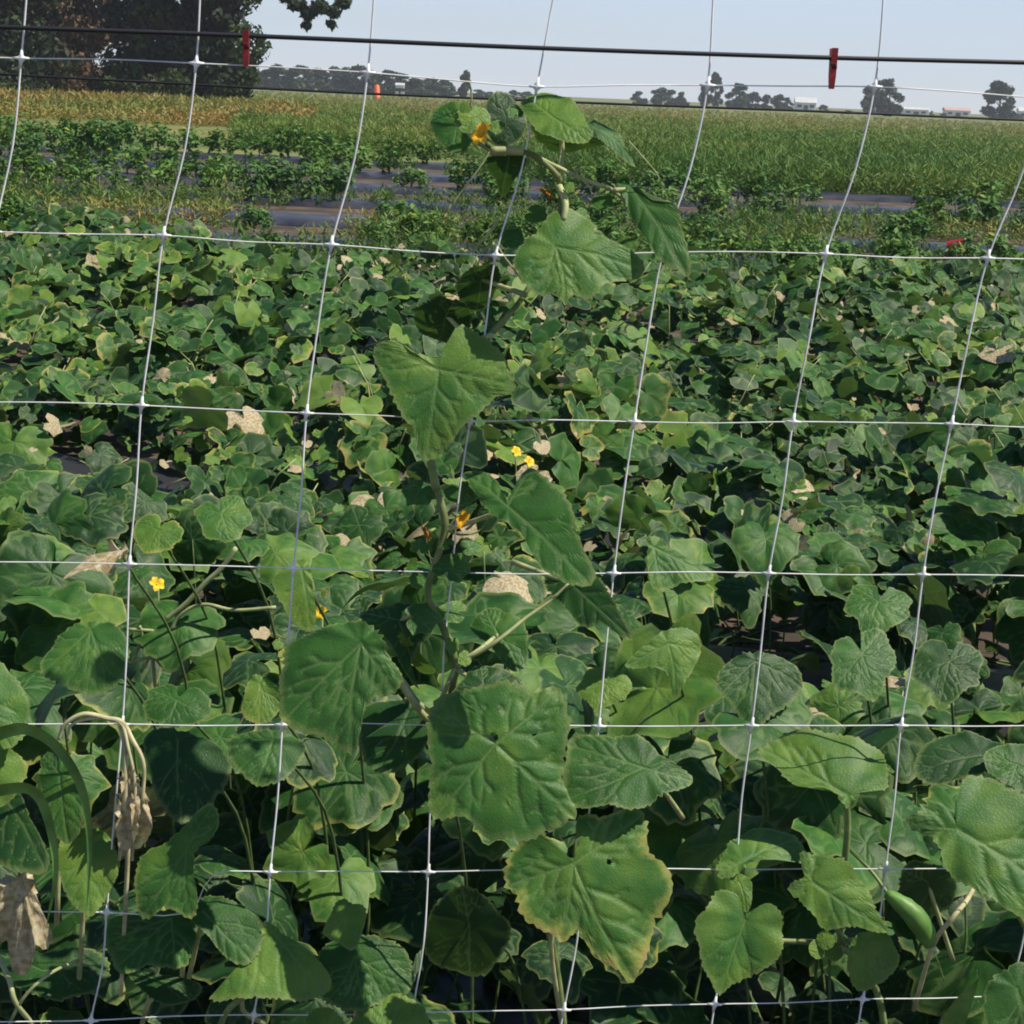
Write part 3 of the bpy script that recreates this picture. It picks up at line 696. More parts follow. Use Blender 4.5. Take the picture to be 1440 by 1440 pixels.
# left plants
l1 = plant(P(300, 1480, .06), 'cucumber plant with a pale folded leaf at the lower left')
hero_leaf(l1, [(294, 1396), (318, 1378), (342, 1356), (362, 1330), (376, 1298), (396, 1312), (424, 1328), (448, 1348), (466, 1378), (448, 1394), (420, 1402), (380, 1398), (340, 1400)],
          (382, 1310), (.1, -.65, .75), -.01, .78, .3, K=104, NR=18, cup=.15, stem=[(370, 1440, .05), (340, 1410, .0)], label='pale folded leaf')
hero_leaf(l1, [(146, 1294), (172, 1284), (214, 1282), (262, 1282), (274, 1306), (270, 1338), (246, 1362), (206, 1352), (176, 1366), (152, 1340)], (240, 1292), (-.05, -.6, .8), .015, .42, .05, K=104, NR=18, puck=.03, stem=[(200, 1440, .08)])
hero_leaf(l1, [(268, 1288), (284, 1262), (320, 1264), (350, 1276), (372, 1302), (366, 1330), (346, 1350), (318, 1342), (296, 1318)], (286, 1282), (.05, -.6, .8), .0, .35, .32, K=96, NR=16, stem=[(260, 1400, .06)])
hero_leaf(l1, [(180, 1362), (230, 1372), (280, 1378), (268, 1404), (232, 1410), (200, 1392)], (220, 1378), (0, -.5, .85), .04, .3, .1)
st([(300, 1478, .02), (318, 1424, .0), (352, 1396, -.005)], .003, 'stem', l1, name='petiole')
hero_leaf(l1, [(432, 1452), (434, 1426), (452, 1416), (474, 1424), (482, 1452)], (456, 1450), (0, -.7, .6), -.04, .85, .25, K=64, NR=10)
hero_leaf(l1, [(494, 1470), (498, 1430), (512, 1408), (538, 1396), (570, 1400), (592, 1414), (604, 1440), (600, 1490), (545, 1500)], (545, 1470), (0, -.7, .6), -.04, .82, .3, K=104, NR=18, stem=[(540, 1560, .02)])
hero_leaf(l1, [(446, 1345), (470, 1322), (505, 1316), (545, 1320), (576, 1346), (578, 1390), (545, 1402), (510, 1420), (470, 1412), (448, 1390)], (500, 1345), (.05, -.75, .62), .01, .38, .12, K=104, NR=18, stem=[(500, 1480, .06)])
hero_leaf(l1, [(454, 1312), (464, 1288), (478, 1264), (496, 1272), (514, 1276), (508, 1312), (494, 1334), (474, 1322)], (485, 1276), (-.1, -.7, .6), -.01, .85, .35, K=64, NR=10, stem=[(490, 1400, .05)])

l2 = plant(P(60, 1500, .04), 'ragged cucumber plant with a crumpled dead leaf at the left border')
hero_leaf(l2, [(20, 1232), (40, 1224), (50, 1248), (58, 1280), (76, 1322), (62, 1340), (50, 1330), (42, 1372), (18, 1372), (12, 1330), (-10, 1340), (-30, 1290), (-10, 1248)], (30, 1236), (.3, -.9, .2), -.02, .6, .97, K=96, NR=14, puck=.05, wave=.25, cup=.3, fold=.2, label='crumpled pale brown dead leaf')
hero_leaf(l2, [(82, 1194), (96, 1174), (124, 1166), (148, 1172), (164, 1200), (166, 1226), (150, 1256), (132, 1284), (112, 1280), (94, 1258), (84, 1230)], (122, 1186), (.1, -.8, .5), .0, .8, .3, K=88, NR=14, stem=[(110, 1400, .05)], label='pale rounded leaf')
hero_leaf(l2, [(192, 1212), (222, 1190), (246, 1176), (268, 1150), (296, 1128), (306, 1160), (286, 1186), (272, 1206), (276, 1250), (270, 1288), (246, 1280), (222, 1276), (192, 1286)], (262, 1196), (-.2, -.75, .6), -.02, .6, .50, K=96, NR=16, stem=[(255, 1400, .06)], label='yellowing mottled leaf')
hero_leaf(l2, [(-50, 1050), (-10, 1040), (18, 1056), (38, 1078), (28, 1104), (8, 1128), (-40, 1140), (-70, 1100)], (-20, 1070), (.1, -.8, .5), -.02, .85, .52, K=80, NR=14)
hero_leaf(l2, [(-70, 930), (-10, 926), (12, 944), (34, 970), (40, 1005), (24, 1042), (-20, 1048), (-80, 1020)], (-30, 975), (.2, -.75, .6), -.02, .6, .25, K=96, NR=14, stem=[(-60, 1200, .02)])
hero_leaf(l2, [(60, 1060), (88, 1068), (110, 1100), (112, 1150), (90, 1180), (66, 1160), (56, 1110)], (84, 1090), (-.3, -.7, .6), .02, .55, .3, stem=[(80, 1300, .04)])
hero_leaf(l2, [(-20, 1060), (20, 1100), (40, 1150), (60, 1200), (30, 1220), (-20, 1200), (-50, 1140)], (0, 1110), (-.3, -.6, .7), .03, .2, .1)
hero_leaf(l2, [(30, 1390), (-20, 1330), (60, 1340), (130, 1330), (150, 1370), (100, 1400)], (60, 1365), (0, -.5, .85), .05, .3, .1)
st([(-10, 1500, .05), (18, 1430, .0), (40, 1395, -.01), (72, 1368, .0), (110, 1350, .04)], .0016, 'palestem', l2, name='petiole')
st([(-10, 1330, .05), (12, 1375, .0), (22, 1410, -.01), (50, 1450, .02), (70, 1520, .06)], .0025, 'palestem', l2, name='petiole')

dv = empty('dried_vine', P(172, 1400)); dv.location.z = 0
tag(dv, 'dry straw coloured vine looped over the netting knot at left', 'vine')
def dtube(pts, r): tube('strand', [np.array(P(*p)) for p in pts], r, M['deadstem'], dv, 6, 6)
dtube([(82, 1040, -.012), (92, 1018, -.014), (118, 1004, -.014), (150, 1010, -.01), (172, 1016, -.008), (186, 1040, -.01), (202, 1075, -.012), (200, 1130, -.012)], [.0018, .0026, .0018])
dtube([(96, 1042, -.01), (100, 1020, -.012), (130, 1010, -.012), (168, 1016, -.009), (180, 1052, -.014), (190, 1110, -.014), (186, 1210, -.01)], [.001, .002, .0015])
dtube([(170, 1016, -.008), (176, 1060, -.012), (176, 1130, -.012), (180, 1190, 0), (170, 1400, .02)], [.002, .003, .002])
dtube([(178, 1180, -.01), (172, 1150, -.01), (168, 1210, -.01)], .0016)
for k, (px, py) in enumerate([(176, 1160), (196, 1150), (182, 1120)]):
    hero_leaf(dv, [(px - 14, py - 30), (px + 4, py - 40), (px + 14, py), (px + 4, py + 46), (px - 8, py + 30)], (px, py - 25), (.4, -.8, .2), -.01, .5, 1.0, K=36, NR=6, wave=.3, fold=.4)

mp = []
def midleaf(label, outline, att, n, off, rnd, yel, drop=120, **kw):
    b = P(att[0] + 10, att[1] + drop, off + .05); e = plant((b.x, b.y, 0), label); mp.append(e)
    hero_leaf(e, outline, att, n, off, rnd, yel, K=80, NR=12, **kw)
    a = np.array(P(att[0], att[1], off)) + (0, .004, -.004)
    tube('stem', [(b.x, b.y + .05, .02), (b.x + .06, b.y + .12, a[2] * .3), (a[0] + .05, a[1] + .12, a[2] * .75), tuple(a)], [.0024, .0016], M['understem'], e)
    return e
midleaf('cucumber plant with a pale narrow leaf hanging by the second netting strand', [(384, 814), (408, 800), (430, 788), (440, 830), (444, 880), (420, 878), (398, 850)], (424, 800), (.2, -.8, .4), .25, .78, .15, 220)
midleaf('cucumber plant with a pointed flat leaf right of the fourth strand of netting', [(914, 756), (940, 768), (968, 782), (1006, 800), (990, 814), (955, 818), (918, 824)], (920, 770), (.1, -.7, .6), .35, .6, .1, 200)
midleaf('cucumber plant with a yellow tipped triangular leaf beside the mulch gap', [(916, 900), (935, 888), (972, 884), (986, 915), (966, 955), (950, 982), (940, 945), (905, 938), (880, 934)], (940, 905), (.2, -.8, .5), .3, .72, .42, 160)
midleaf('cucumber plant with a pale rounded leaf over the mulch gap', rnd_out(852, 962, 48, 36, 5, .4), (852, 962), (-.1, -.6, .75), .35, .75, .1, 160)
e = midleaf('cucumber plant with a bluish leaf crossed by a netting strand', [(1010, 950), (1030, 926), (1060, 918), (1096, 922), (1128, 948), (1118, 980), (1080, 1008), (1058, 1024), (1036, 990), (1014, 972)], (1062, 930), (.1, -.7, .7), .3, .3, .1, 180)
midleaf('cucumber plant with a broad leaf low between two right strands', rnd_out(1212, 920, 58, 62, 8, -.3), (1212, 920), (.1, -.65, .7), .35, .42, .12, 180)
midleaf('cucumber plant with a leaf tucked above the broad right leaf', rnd_out(1236, 846, 58, 44, 9, .2), (1236, 846), (0, -.6, .8), .45, .48, .08, 220)
midleaf('cucumber plant with a dark leaf right of the last complete strand', rnd_out(1335, 930, 62, 58, 10, .1), (1335, 930), (0, -.65, .75), .35, .28, .1, 180)
midleaf('cucumber plant with a large smooth leaf left of the first full strand', [(54, 936), (72, 908), (90, 888), (132, 874), (172, 888), (178, 922), (170, 950), (130, 972), (80, 955)], (128, 886), (0, -.7, .7), .2, .55, .06, 220)
midleaf('cucumber plant with a yellow edged leaf left of the second strand', rnd_out(312, 722, 48, 42, 12, -.4), (312, 722), (.1, -.6, .8), .5, .6, .42, 240)
midleaf('cucumber plant with a tan mottled leaf touching the first strand', rnd_out(222, 745, 44, 34, 13, .5), (222, 745), (-.1, -.6, .8), .5, .7, .62, 240)
midleaf('cucumber plant with a narrow dried leaf near the left border', [(88, 812), (112, 790), (138, 774), (176, 768), (170, 788), (140, 800), (112, 808)], (170, 776), (0, -.5, .85), .4, .6, 1.0, 240, wave=.2)
midleaf('cucumber plant with a small yellow leaf in the dark gap', [(342, 985), (352, 955), (366, 950), (376, 965), (394, 978), (384, 1008), (356, 1014), (340, 1000)], (366, 962), (0, -.7, .6), .2, .85, .55, 160)
midleaf('cucumber plant with a flat leaf under the pale crossing stalks', rnd_out(250, 985, 60, 40, 15, .2), (250, 985), (0, -.6, .8), .25, .4, .1, 160)
midleaf('cucumber plant with a dark drooping leaf under the upper left loop', [(205, 1030), (260, 1030), (310, 1050), (322, 1085), (300, 1120), (262, 1150), (232, 1135), (212, 1090)], (250, 1040), (0, -.6, .7), .12, .2, .1, 200)
midleaf('cucumber plant with a folded leaf behind the mottled hanging one', [(320, 1040), (360, 1028), (400, 1030), (428, 1048), (412, 1080), (380, 1100), (342, 1085)], (385, 1040), (.1, -.55, .8), .15, .38, .08, 200)
midleaf('cucumber plant with a shadowed tan edged leaf at bottom centre', [(600, 1300), (625, 1260), (665, 1250), (700, 1285), (718, 1310), (700, 1350), (670, 1380), (640, 1372), (600, 1350)], (660, 1300), (-.1, -.7, -.1), .14, .1, .42, 120)
midleaf('cucumber plant with a grey green leaf under the big vine leaf', [(508, 1000), (540, 985), (580, 990), (600, 1020), (596, 1050), (550, 1080), (515, 1068), (504, 1030)], (575, 1000), (-.1, -.6, .8), .04, .3, .1, 180)

# ------------------------------------------------------------------ patches of leaves: templates
def leaf_templates(count, K, NR, seed0, **kw):
    T = []
    for i in range(count):
        rs = np.random.default_rng(seed0 + i)
        o = leaf_outline(K if K < 40 else 28, .065, rs); o[:, 0] *= rs.uniform(.85, 1.2)
        g, F, vd, edge, Rm = build_leaf_geo(o, K, NR, seed0 + i, cup=rs.uniform(.05, .32), puck=.02 if NR > 4 else .012, wave=rs.uniform(.04, .11), curl=rs.uniform(-.12, .1), fold=rs.uniform(-.12, .3),
                                            teeth=.015 if K > 30 else .005)
        T.append((g, F, vd, edge))
    return T
def rots(n, tilt_mean, tilt_sd, bias=(0.12, -.42), r=rng):
    """orthonormal frames: third axis is the leaf normal, mostly up, leaning to the light"""
    az = r.uniform(0, 2 * np.pi, n); t = np.abs(r.normal(tilt_mean, tilt_sd, n))
    N = np.stack([np.sin(t) * np.cos(az) + bias[0], np.sin(t) * np.sin(az) + bias[1], np.cos(t)], 1)
    N /= np.linalg.norm(N, axis=1)[:, None]
    a = r.uniform(0, 2 * np.pi, n)
    # tips tend to hang to the low side of the leaf
    low = N[:, :2]; la = np.arctan2(low[:, 1], low[:, 0]); a = la + r.normal(0, .8, n)
    D = np.stack([np.cos(a), np.sin(a), np.zeros(n)], 1)
    D -= N * np.sum(D * N, 1)[:, None]; D /= np.linalg.norm(D, axis=1)[:, None]
    X = np.cross(D, N)
    return np.stack([X, D, N], 2)
def instance(T, pos, Rm, S, rnd, yel, r=rng):
    which = r.integers(0, len(T), len(pos)); VV = []; FF = []; LD = []; LC = []; off = 0
    for ti, (g, F, vd, edge) in enumerate(T):
        idx = np.where(which == ti)[0]
        if len(idx) == 0: continue
        L = g[None] * S[idx, None, None]
        W = np.einsum('nij,nvj->nvi', Rm[idx], L) + pos[idx, None]
        nv = len(g); VV.append(W.reshape(-1, 3))
        FF.append((F[None] + (off + np.arange(len(idx)) * nv)[:, None, None]).reshape(-1, 3)); off += nv * len(idx)
        ld = np.empty((len(idx), nv, 4)); ld[..., 0] = vd; ld[..., 1] = edge; ld[..., 2] = rnd[idx, None]; ld[..., 3] = yel[idx, None]
        lc = np.empty((len(idx), nv, 3)); lc[..., 0] = g[:, 0] * 1.2; lc[..., 1] = g[:, 1] * 1.2; lc[..., 2] = (idx * 1.7)[:, None]
        LD.append(ld.reshape(-1, 4)); LC.append(lc.reshape(-1, 3))
    return np.vstack(VV), np.vstack(FF), {'ld': np.vstack(LD), 'lc': np.vstack(LC)}

def vnoise(x, y, s, seed):
    rs = np.random.default_rng(seed); tot = 0
    for k in range(5):
        a = rs.uniform(0, 6.28); f = s * rs.uniform(.6, 1.7); p = rs.uniform(0, 6.28)
        tot = tot + np.sin((x * math.cos(a) + y * math.sin(a)) * f + p)
    return tot / 5
gaps = [(20, 705, .6, .5), (450, 492, .35, .35), (885, 515, .55, .33), (960, 460, .3, .3), (560, 760, .12, .1), (1090, 1000, .2, .12)]
GP = [(G(px, py, .06), rx, ry) for px, py, rx, ry in gaps]
def canopy(x, y):
    h = .29 + .16 * vnoise(x, y, 3.4, 3) + .15 * vnoise(x, y, 8.5, 4)
    rowp = np.cos((y - SL * x - 1.95) / 1.76 * 2 * np.pi)
    h = h + .06 * rowp + .22 * np.clip((3.1 - y) / .8, 0, 1)
    return np.clip(h, .07, .62)
def keep(x, y):
    k = np.ones(len(x), bool)
    for c, rx, ry in GP:
        k &= ((x - c.x) / rx) ** 2 + ((y - c.y) / ry) ** 2 > 1 + .4 * np.sin(x * 23) * np.sin(y * 17)
    return k
def leafcolour(n, x, y, r=rng):
    m_ = .5 + .5 * vnoise(x, y, 2.3, 9)
    rnd = np.clip(r.normal(.36, .2, n) + .25 * (m_ - .5), 0, .85)
    yel = np.clip(r.gamma(1.8, .155, n) + .25 * (m_ > .6) * r.uniform(0, 1.6, n), 0, .72)
    d = r.uniform(0, 1, n); yel[d < .012] = .95
    rnd[d > .97] = .95
    rnd[(yel > .4) & (yel < .8)] = np.clip(rnd[(yel > .4) & (yel < .8)] + .3, 0, 1)
    return rnd, yel

# --- near plants: every plant a thing with its own leaves
NT = leaf_templates(9, 44, 7, 100)
NEARM = []
for ti, (g_, F_, vd_, ed_) in enumerate(NT):
    for vv in range(5):
        rnd_ = [.12, .3, .42, .6, .8][vv]; yel_ = [.08, .2, .36, .46, .56][(vv * 2 + ti) % 5]
        if (ti * 5 + vv) % 14 == 13: yel_ = .96
        me = bpy.data.meshes.new('leaf')
        me.vertices.add(len(g_)); me.vertices.foreach_set('co', g_.astype(np.float32).ravel())
        me.loops.add(F_.size); me.loops.foreach_set('vertex_index', F_.astype(np.int32).ravel())
        me.polygons.add(len(F_)); me.polygons.foreach_set('loop_start', np.arange(0, F_.size, 3, dtype=np.int32)); me.update(calc_edges=True)
        a = me.attributes.new('ld', 'FLOAT_COLOR', 'POINT'); a.data.foreach_set('color', np.column_stack([vd_, ed_, np.full(len(g_), rnd_), np.full(len(g_), yel_)]).astype(np.float32).ravel())
        a = me.attributes.new('lc', 'FLOAT_VECTOR', 'POINT'); a.data.foreach_set('vector', np.column_stack([g_[:, :2] * 1.2, np.full(len(g_), ti * 7.3 + vv * 3.1)]).astype(np.float32).ravel())
        me.shade_smooth(); me.materials.append(M['leaf']); NEARM.append(me)
NEARW = np.array([1.3, 1.1, 1.1, 1.0, .7] * len(NT)); 
NEARW[[i for i in range(len(NEARM)) if i % 14 == 13]] = .08
NEARW /= NEARW.sum()
near_pos = []
yy = 2.12
while yy < 4.3:
    hw = yy * .36 + .25; x = -hw + rng.uniform(0, .2)
    while x < hw:
        near_pos.append((x + rng.normal(0, .05), yy + SL * x + rng.normal(0, .06))); x += .40
    yy += .40
plants_near = []
for i, (px_, py_) in enumerate(near_pos):
    if not keep(np.array([px_]), np.array([py_]))[0]: continue
    dfront = (py_ - 1.7)
    pl = plant((px_, py_, 0), 'low sprawling cucumber plant in the dense patch behind the netting', 'cucumber plants crowding behind the netting')
    nl = int(rng.integers(30, 37)) if dfront > .95 else int(rng.integers(42, 50))
    sv = []; under = 26 if dfront < .75 else 0
    for k in range(nl + under):
        a = rng.uniform(0, 2 * np.pi); rr_ = .30 * math.sqrt(rng.uniform(0, 1)); x = px_ + rr_ * math.cos(a); y = py_ + rr_ * math.sin(a) if dfront > .5 else max(py_ + rr_ * math.sin(a), 1.93)
        if not keep(np.array([x]), np.array([y]))[0]: continue
        hmax = float(canopy(x, y))
        z = max(.05, hmax * (1 - .75 * rng.uniform(0, 1) ** 1.8)) if dfront > .9 else hmax * (1 - .88 * rng.uniform(0, 1) ** 1.25)
        if k >= nl:
            x = px_ + rng.uniform(-.24, .24); y = rng.uniform(1.84, 2.35); z = rng.uniform(.06, .37)
        Q3 = rots(1, .5, .35)[0]; S = rng.uniform(.045, .098)
        me = NEARM[rng.choice(len(NEARM), p=NEARW)]
        if k >= nl: me = NEARM[int(rng.integers(0, len(NT))) * 5]; S *= .85  # darkest leaf colour picked to imitate deep shade under the canopy
        o = bpy.data.objects.new('leaf', me); col.objects.link(o); o.parent = pl
        mm = Matrix(Q3.tolist()).to_4x4(); 
        mm = Matrix.Translation(Vector((x, y, z)) - pl.location) @ mm @ Matrix.Scale(S, 4)
        o.matrix_local = mm
        b0 = np.array((px_ + (x - px_) * .6 + rng.normal(0, .03), py_ + (y - py_) * .6 + rng.normal(0, .03), .03))
        p1 = np.array((x, y, z)); midp = (b0 + p1) / 2 + np.array((rng.normal(0, .02), rng.normal(0, .02), .03))
        sv.append(tube_geo(catmull([b0, midp, p1], 3), [.0024, .0015], 5)) if k % 4 == 0 else None
    for k in range(3):
        a = rng.uniform(0, 2 * np.pi); q0 = np.array((px_, py_, .03))
        sv.append(tube_geo(catmull([q0, q0 + (.15 * math.cos(a), .15 * math.sin(a), .06), q0 + (.33 * math.cos(a + .4), .33 * math.sin(a + .4), .04)], 5), .0035, 5))
    if len(sv) > 4:
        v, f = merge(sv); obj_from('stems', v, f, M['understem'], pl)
    plants_near.append(pl)

def nearest_plant(p): return min(plants_near, key=lambda q: (q.location - p).length)
# visible yellow flowers, pale stalks and special leaves of the patch
for k, (px, py, D, z_) in enumerate([(220, 822, 2.3, 0), (452, 862, 2.3, 0)]):
    c = P_at(px, py, D); pl = nearest_plant(Vector((c.x, c.y, 0)))
    flower(pl, c, (.4 - .8 * k, -.7, .5), .010, 40 + k)
    pl['label'] = ['cucumber plant with a yellow flower below the pale arching stalk', 'cucumber plant with a yellow flower left of the climbing vine'][k]
    tube('flower_stalk', [(c.x, c.y + .02, .08), (c.x, c.y + .015, c.z * .6), tuple(c + Vector((0, .012, -.006)))], .0015, M['stem'], pl)
sk = plant(P_at(235, 880, 2.25), 'cucumber plant of bare pale stalks beside the left netting strand')
def skt(pts, r=.0035, D=2.2, nm='stalk'):
    tube(nm, [np.array(P_at(a, b, D)) for a, b in pts], r * .75, M['palestem'], sk, 7, 6)
skt([(232, 872), (262, 848), (288, 820), (312, 798), (332, 770)], .0042)
skt([(235, 905), (250, 868), (285, 850), (330, 858), (388, 854)], .0032)
skt([(186, 930), (200, 895), (196, 880)], .003); skt([(180, 932), (215, 925), (245, 938)], .003)
skt([(205, 900), (222, 930), (240, 945)], .003); skt([(240, 890), (215, 918), (198, 945)], .003)
skt([(180, 885), (220, 888), (260, 898)], .003); skt([(215, 925), (222, 1010)], .0032)

# --- the field further back: leaves nobody could count
FT1 = leaf_templates(8, 26, 3, 300); FT2 = leaf_templates(6, 16, 2, 400)
def field(y0, y1, lai, T, name, sz):
    area = 0.5 * (y1 - y0) * ((y0 * .72 + 1.0) + (y1 * .72 + 1.0)); n = int(area * lai / .0135)
    y = np.sqrt(rng.uniform(y0 ** 2, y1 ** 2, n)); x = rng.uniform(-1, 1, n) * (y * .36 + .5)
    h = canopy(x, y) ; z = np.maximum(.04, h * (1 - .7 * rng.uniform(0, 1, n) ** 2.2))
    edge_ = y1 - .5 + .5 * vnoise(x, x * 0, 2.0, 21)
    kk = keep(x, y) & (y < edge_); x, y, z = x[kk], y[kk], z[kk]; n = len(x)
    rnd, yel = leafcolour(n, x, y)
    V, F, A = instance(T, np.stack([x, y, z], 1), rots(n, .55, .38, (.12, -.38)), rng.uniform(sz[0], sz[1], n), rnd, yel)
    o = obj_from(name, V, F, M['leaf'], attrs=A)
    return o
tag(field(4.35, 7.0, 3.3, FT1, 'cucumber_foliage', (.03, .095)), 'dense green and yellowing cucumber leaves covering the middle of the patch', 'foliage', kind='stuff')
tag(field(6.6, 11.6, 3.1, FT2, 'cucumber_foliage', (.03, .095)), 'far part of the cucumber leaf cover before the mulch strips', 'foliage', kind='stuff')
# shrivelled scraps, young tips and dry bits lying through the canopy
n = 5200; y = np.sqrt(rng.uniform(2.15 ** 2, 11.2 ** 2, n)); x = rng.uniform(-1, 1, n) * (y * .36 + .3)
cl = vnoise(x, y, 2.6, 77) + .6 * vnoise(x, y, 9, 78); kk = cl > -.05; x, y = x[kk], y[kk]; n = len(x)
z = canopy(x, y) * rng.uniform(.72, 1.02, n)
ye = np.where(rng.uniform(0, 1, n) < .4, .95, rng.uniform(.3, .7, n)); rn = rng.uniform(.6, 1, n)
V, F, A = instance(leaf_templates(6, 12, 2, 700), np.stack([x, y, z], 1), rots(n, .8, .5), rng.gamma(3, .0055, n) + .006, rn, ye)
tag(obj_from('leaf_scraps', V, F, M['leaf'], attrs=A), 'small pale scraps and young tips among the cucumber leaves', 'foliage', kind='stuff')
# pale stems poking through
sv = []
for k in range(500):
    y = rng.uniform(4.2, 10.5); x = rng.uniform(-1, 1) * (y * .36 + .3); h = float(canopy(x, y)); a = rng.uniform(0, 6.28)
    if not keep(np.array([x]), np.array([y]))[0]: h *= .5
    b0 = np.array((x, y, h * .35)); b1 = b0 + (.07 * math.cos(a), .07 * math.sin(a), h * .5); b2 = b1 + (.05 * math.cos(a + .5), .05 * math.sin(a + .5), h * .16)
    sv.append(tube_geo([b0, b1, b2], [.0026, .0016], 4))
v, f = merge(sv); tag(obj_from('vine_stems', v, f, M['palestem']), 'pale stalks poking through the cucumber leaves', 'stems', kind='stuff')
# flowers in the field (plants of their own)
for k, (px, py, lab) in enumerate([(16, 687, 'cucumber plant with a yellow flower beside the bare soil'), (725, 636, 'cucumber plant with the upper of two yellow flowers near the net corner'),
                                   (743, 650, 'cucumber plant with the lower of two yellow flowers near the net corner'), (680, 772, 'small plant with a pale yellow leaf right of the climbing vine')]):
    c = G(px, py, .36); pl = plant((c.x, c.y, 0), lab)
    if k < 3: flower(pl, c, (0.5, -.6, .5), .015, 60 + k)
    tube('stem', [(c.x, c.y + .03, .02), (c.x + .01, c.y + .03, c.z * .5), (c.x, c.y + .02, c.z - .01)], .002, M['stem'], pl)
    for j in range(5):
        me = NEARM[(k * 7 + j * 5) % len(NEARM)]; o = bpy.data.objects.new('leaf', me); col.objects.link(o); o.parent = pl
        a = j * 1.3; o.matrix_local = Matrix.Translation((.1 * math.cos(a), .1 * math.sin(a) + .06, c.z * (.5 + .08 * j))) @ Matrix(rots(1, .3, .2)[0].tolist()).to_4x4() @ Matrix.Scale(.06, 4)

# ------------------------------------------------------------------ scrub between field and bush rows (stuff)
def tufts(n, xs, ys, hs, wd, per, rndf, name, mat, label, lean=.5):
    X = np.repeat(xs, per); Y = np.repeat(ys, per); H = np.repeat(hs, per); W = np.repeat(wd, per); m_ = len(X)
    a = rng.uniform(0, 2 * np.pi, m_); sp = rng.uniform(0, 1, m_) * H * lean
    bx = X + rng.normal(0, 1, m_) * H * .22; by = Y + rng.normal(0, 1, m_) * H * .22; z0 = rng.uniform(0, .75, m_) * H
    ln = H * rng.uniform(.12, .4, m_)
    tip = np.stack([bx + np.cos(a) * sp, by + np.sin(a) * sp, z0 + ln * rng.uniform(.4, 1, m_)], 1)
    b = rng.uniform(0, 2 * np.pi, m_); s = np.stack([np.cos(b), np.sin(b), rng.normal(0, .3, m_)], 1) * W[:, None] * .5
    base = np.stack([bx, by, z0], 1); mid = base * .5 + tip * .5
    V = np.stack([base, mid - s, tip, mid + s], 1).reshape(-1, 3)
    i = np.arange(m_) * 4; F = np.concatenate([np.stack([i, i + 1, i + 2], 1), np.stack([i, i + 2, i + 3], 1)])
    rr_ = np.repeat(rndf, per) + rng.normal(0, .1, m_)
    ld = np.zeros((m_ * 4, 4)); ld[:, 2] = np.repeat(np.clip(rr_, 0, 1), 4)
    o = obj_from(name, V, F, mat, attrs={'ld': ld}, smooth=False); tag(o, label, 'weeds', kind='stuff'); return o
def hline(px): return 108 + .0425 * px - 6
# low yellow-orange weeds y 11..18
n = 4200; ys = np.sqrt(rng.uniform(11.0 ** 2, 21 ** 2, n)); xs = rng.uniform(-1, 1, n) * (ys * .34 + .4)
cl = vnoise(xs, ys, 1.6, 31)
kk = (cl > -.22 + .08 * (ys > 12.8)); xs, ys, cl = xs[kk], ys[kk], cl[kk]; n = len(xs)
tufts(n, xs, ys, rng.uniform(.08, .28, n), np.full(n, .018), 26, np.clip(.30 + .32 * vnoise(xs, ys, .9, 33) + rng.normal(0, .15, n), 0, 1), 'low_weeds', M['weed'], 'low yellow and orange weeds between the mulch strips')
# tall weedy field 36..240
n = 38000; u = rng.uniform(1 / 260., 1 / 26.5, n); ys = 1 / u; xs = rng.uniform(-1, 1, n) * (ys * .34 + 2)
left = (xs < -.155 * ys) | ((xs < -.02 * ys) & (ys < 36))
kk = ~((ys < 62) & left); xs, ys = xs[kk], ys[kk]; n = len(xs)
far = np.clip((ys - 45) / 90, 0, 1)
rndw = np.clip(.20 + .26 * far + .25 * vnoise(xs, ys, .25, 41) + .22 * vnoise(xs, ys, 1.1, 42) + .12 * vnoise(xs, ys, 3, 43), 0, 1)
tufts(n, xs, ys, rng.uniform(.25, .58, n) * (1 - .2 * far), .010 + .0004 * ys, 22, rndw, 'meadow_weeds', M['weed'], 'tall green and olive weeds filling the field up to the horizon')
# orange brush at left below the tree
n = 5200; ys = rng.uniform(52, 78, n); xs = -ys * rng.uniform(.115, .31, n)
rb = np.clip(.70 + .26 * vnoise(xs, ys, .5, 51), 0, 1)
ys = ys
tufts(n, xs, ys, rng.uniform(.3, .8, n) * np.clip((ys - 48) / 12, .3, 1), np.full(n, .06), 14, rb, 'orange_brush', M['weed'], 'orange and straw coloured brush below the dark trees at left')

# ------------------------------------------------------------------ bush rows
def bush_geo(seed, nleaf, rad, hgt, base):
    rs = np.random.default_rng(seed); V = []; F = []; LD = []
    cl_ = [(rs.normal(0, rad * .45), rs.normal(0, rad * .45), rs.uniform(.25, .85) * hgt, rs.uniform(.35, .6) * rad, rs.normal(0, .1)) for _ in range(9)]
    for k in range(nleaf):
        cx, cy, cz, cr_, dc = cl_[rs.integers(0, 9)]
        d = rs.normal(0, 1, 3); d /= np.linalg.norm(d); p = np.array((cx, cy, cz)) + d * cr_ * rs.uniform(.5, 1); p[2] = max(.03, p[2])
        nn = d * .6 + np.array((.1, -.2, .7)) + rs.normal(0, .35, 3); nn /= np.linalg.norm(nn)
        a = np.cross(nn, rs.normal(0, 1, 3)); a /= np.linalg.norm(a); b = np.cross(nn, a); L = rs.uniform(.035, .065)
        o = len(V); V += [p - a * L, p - b * L * .45 + nn * .005, p + a * L - nn * .012, p + b * L * .45 + nn * .005]
        F += [(o, o + 1, o + 2), (o, o + 2, o + 3)]; LD += [(0, 0, float(np.clip(base + dc + rs.normal(0, .14), 0, 1)), 0)] * 4
    return np.array(V), np.array(F), np.array(LD)
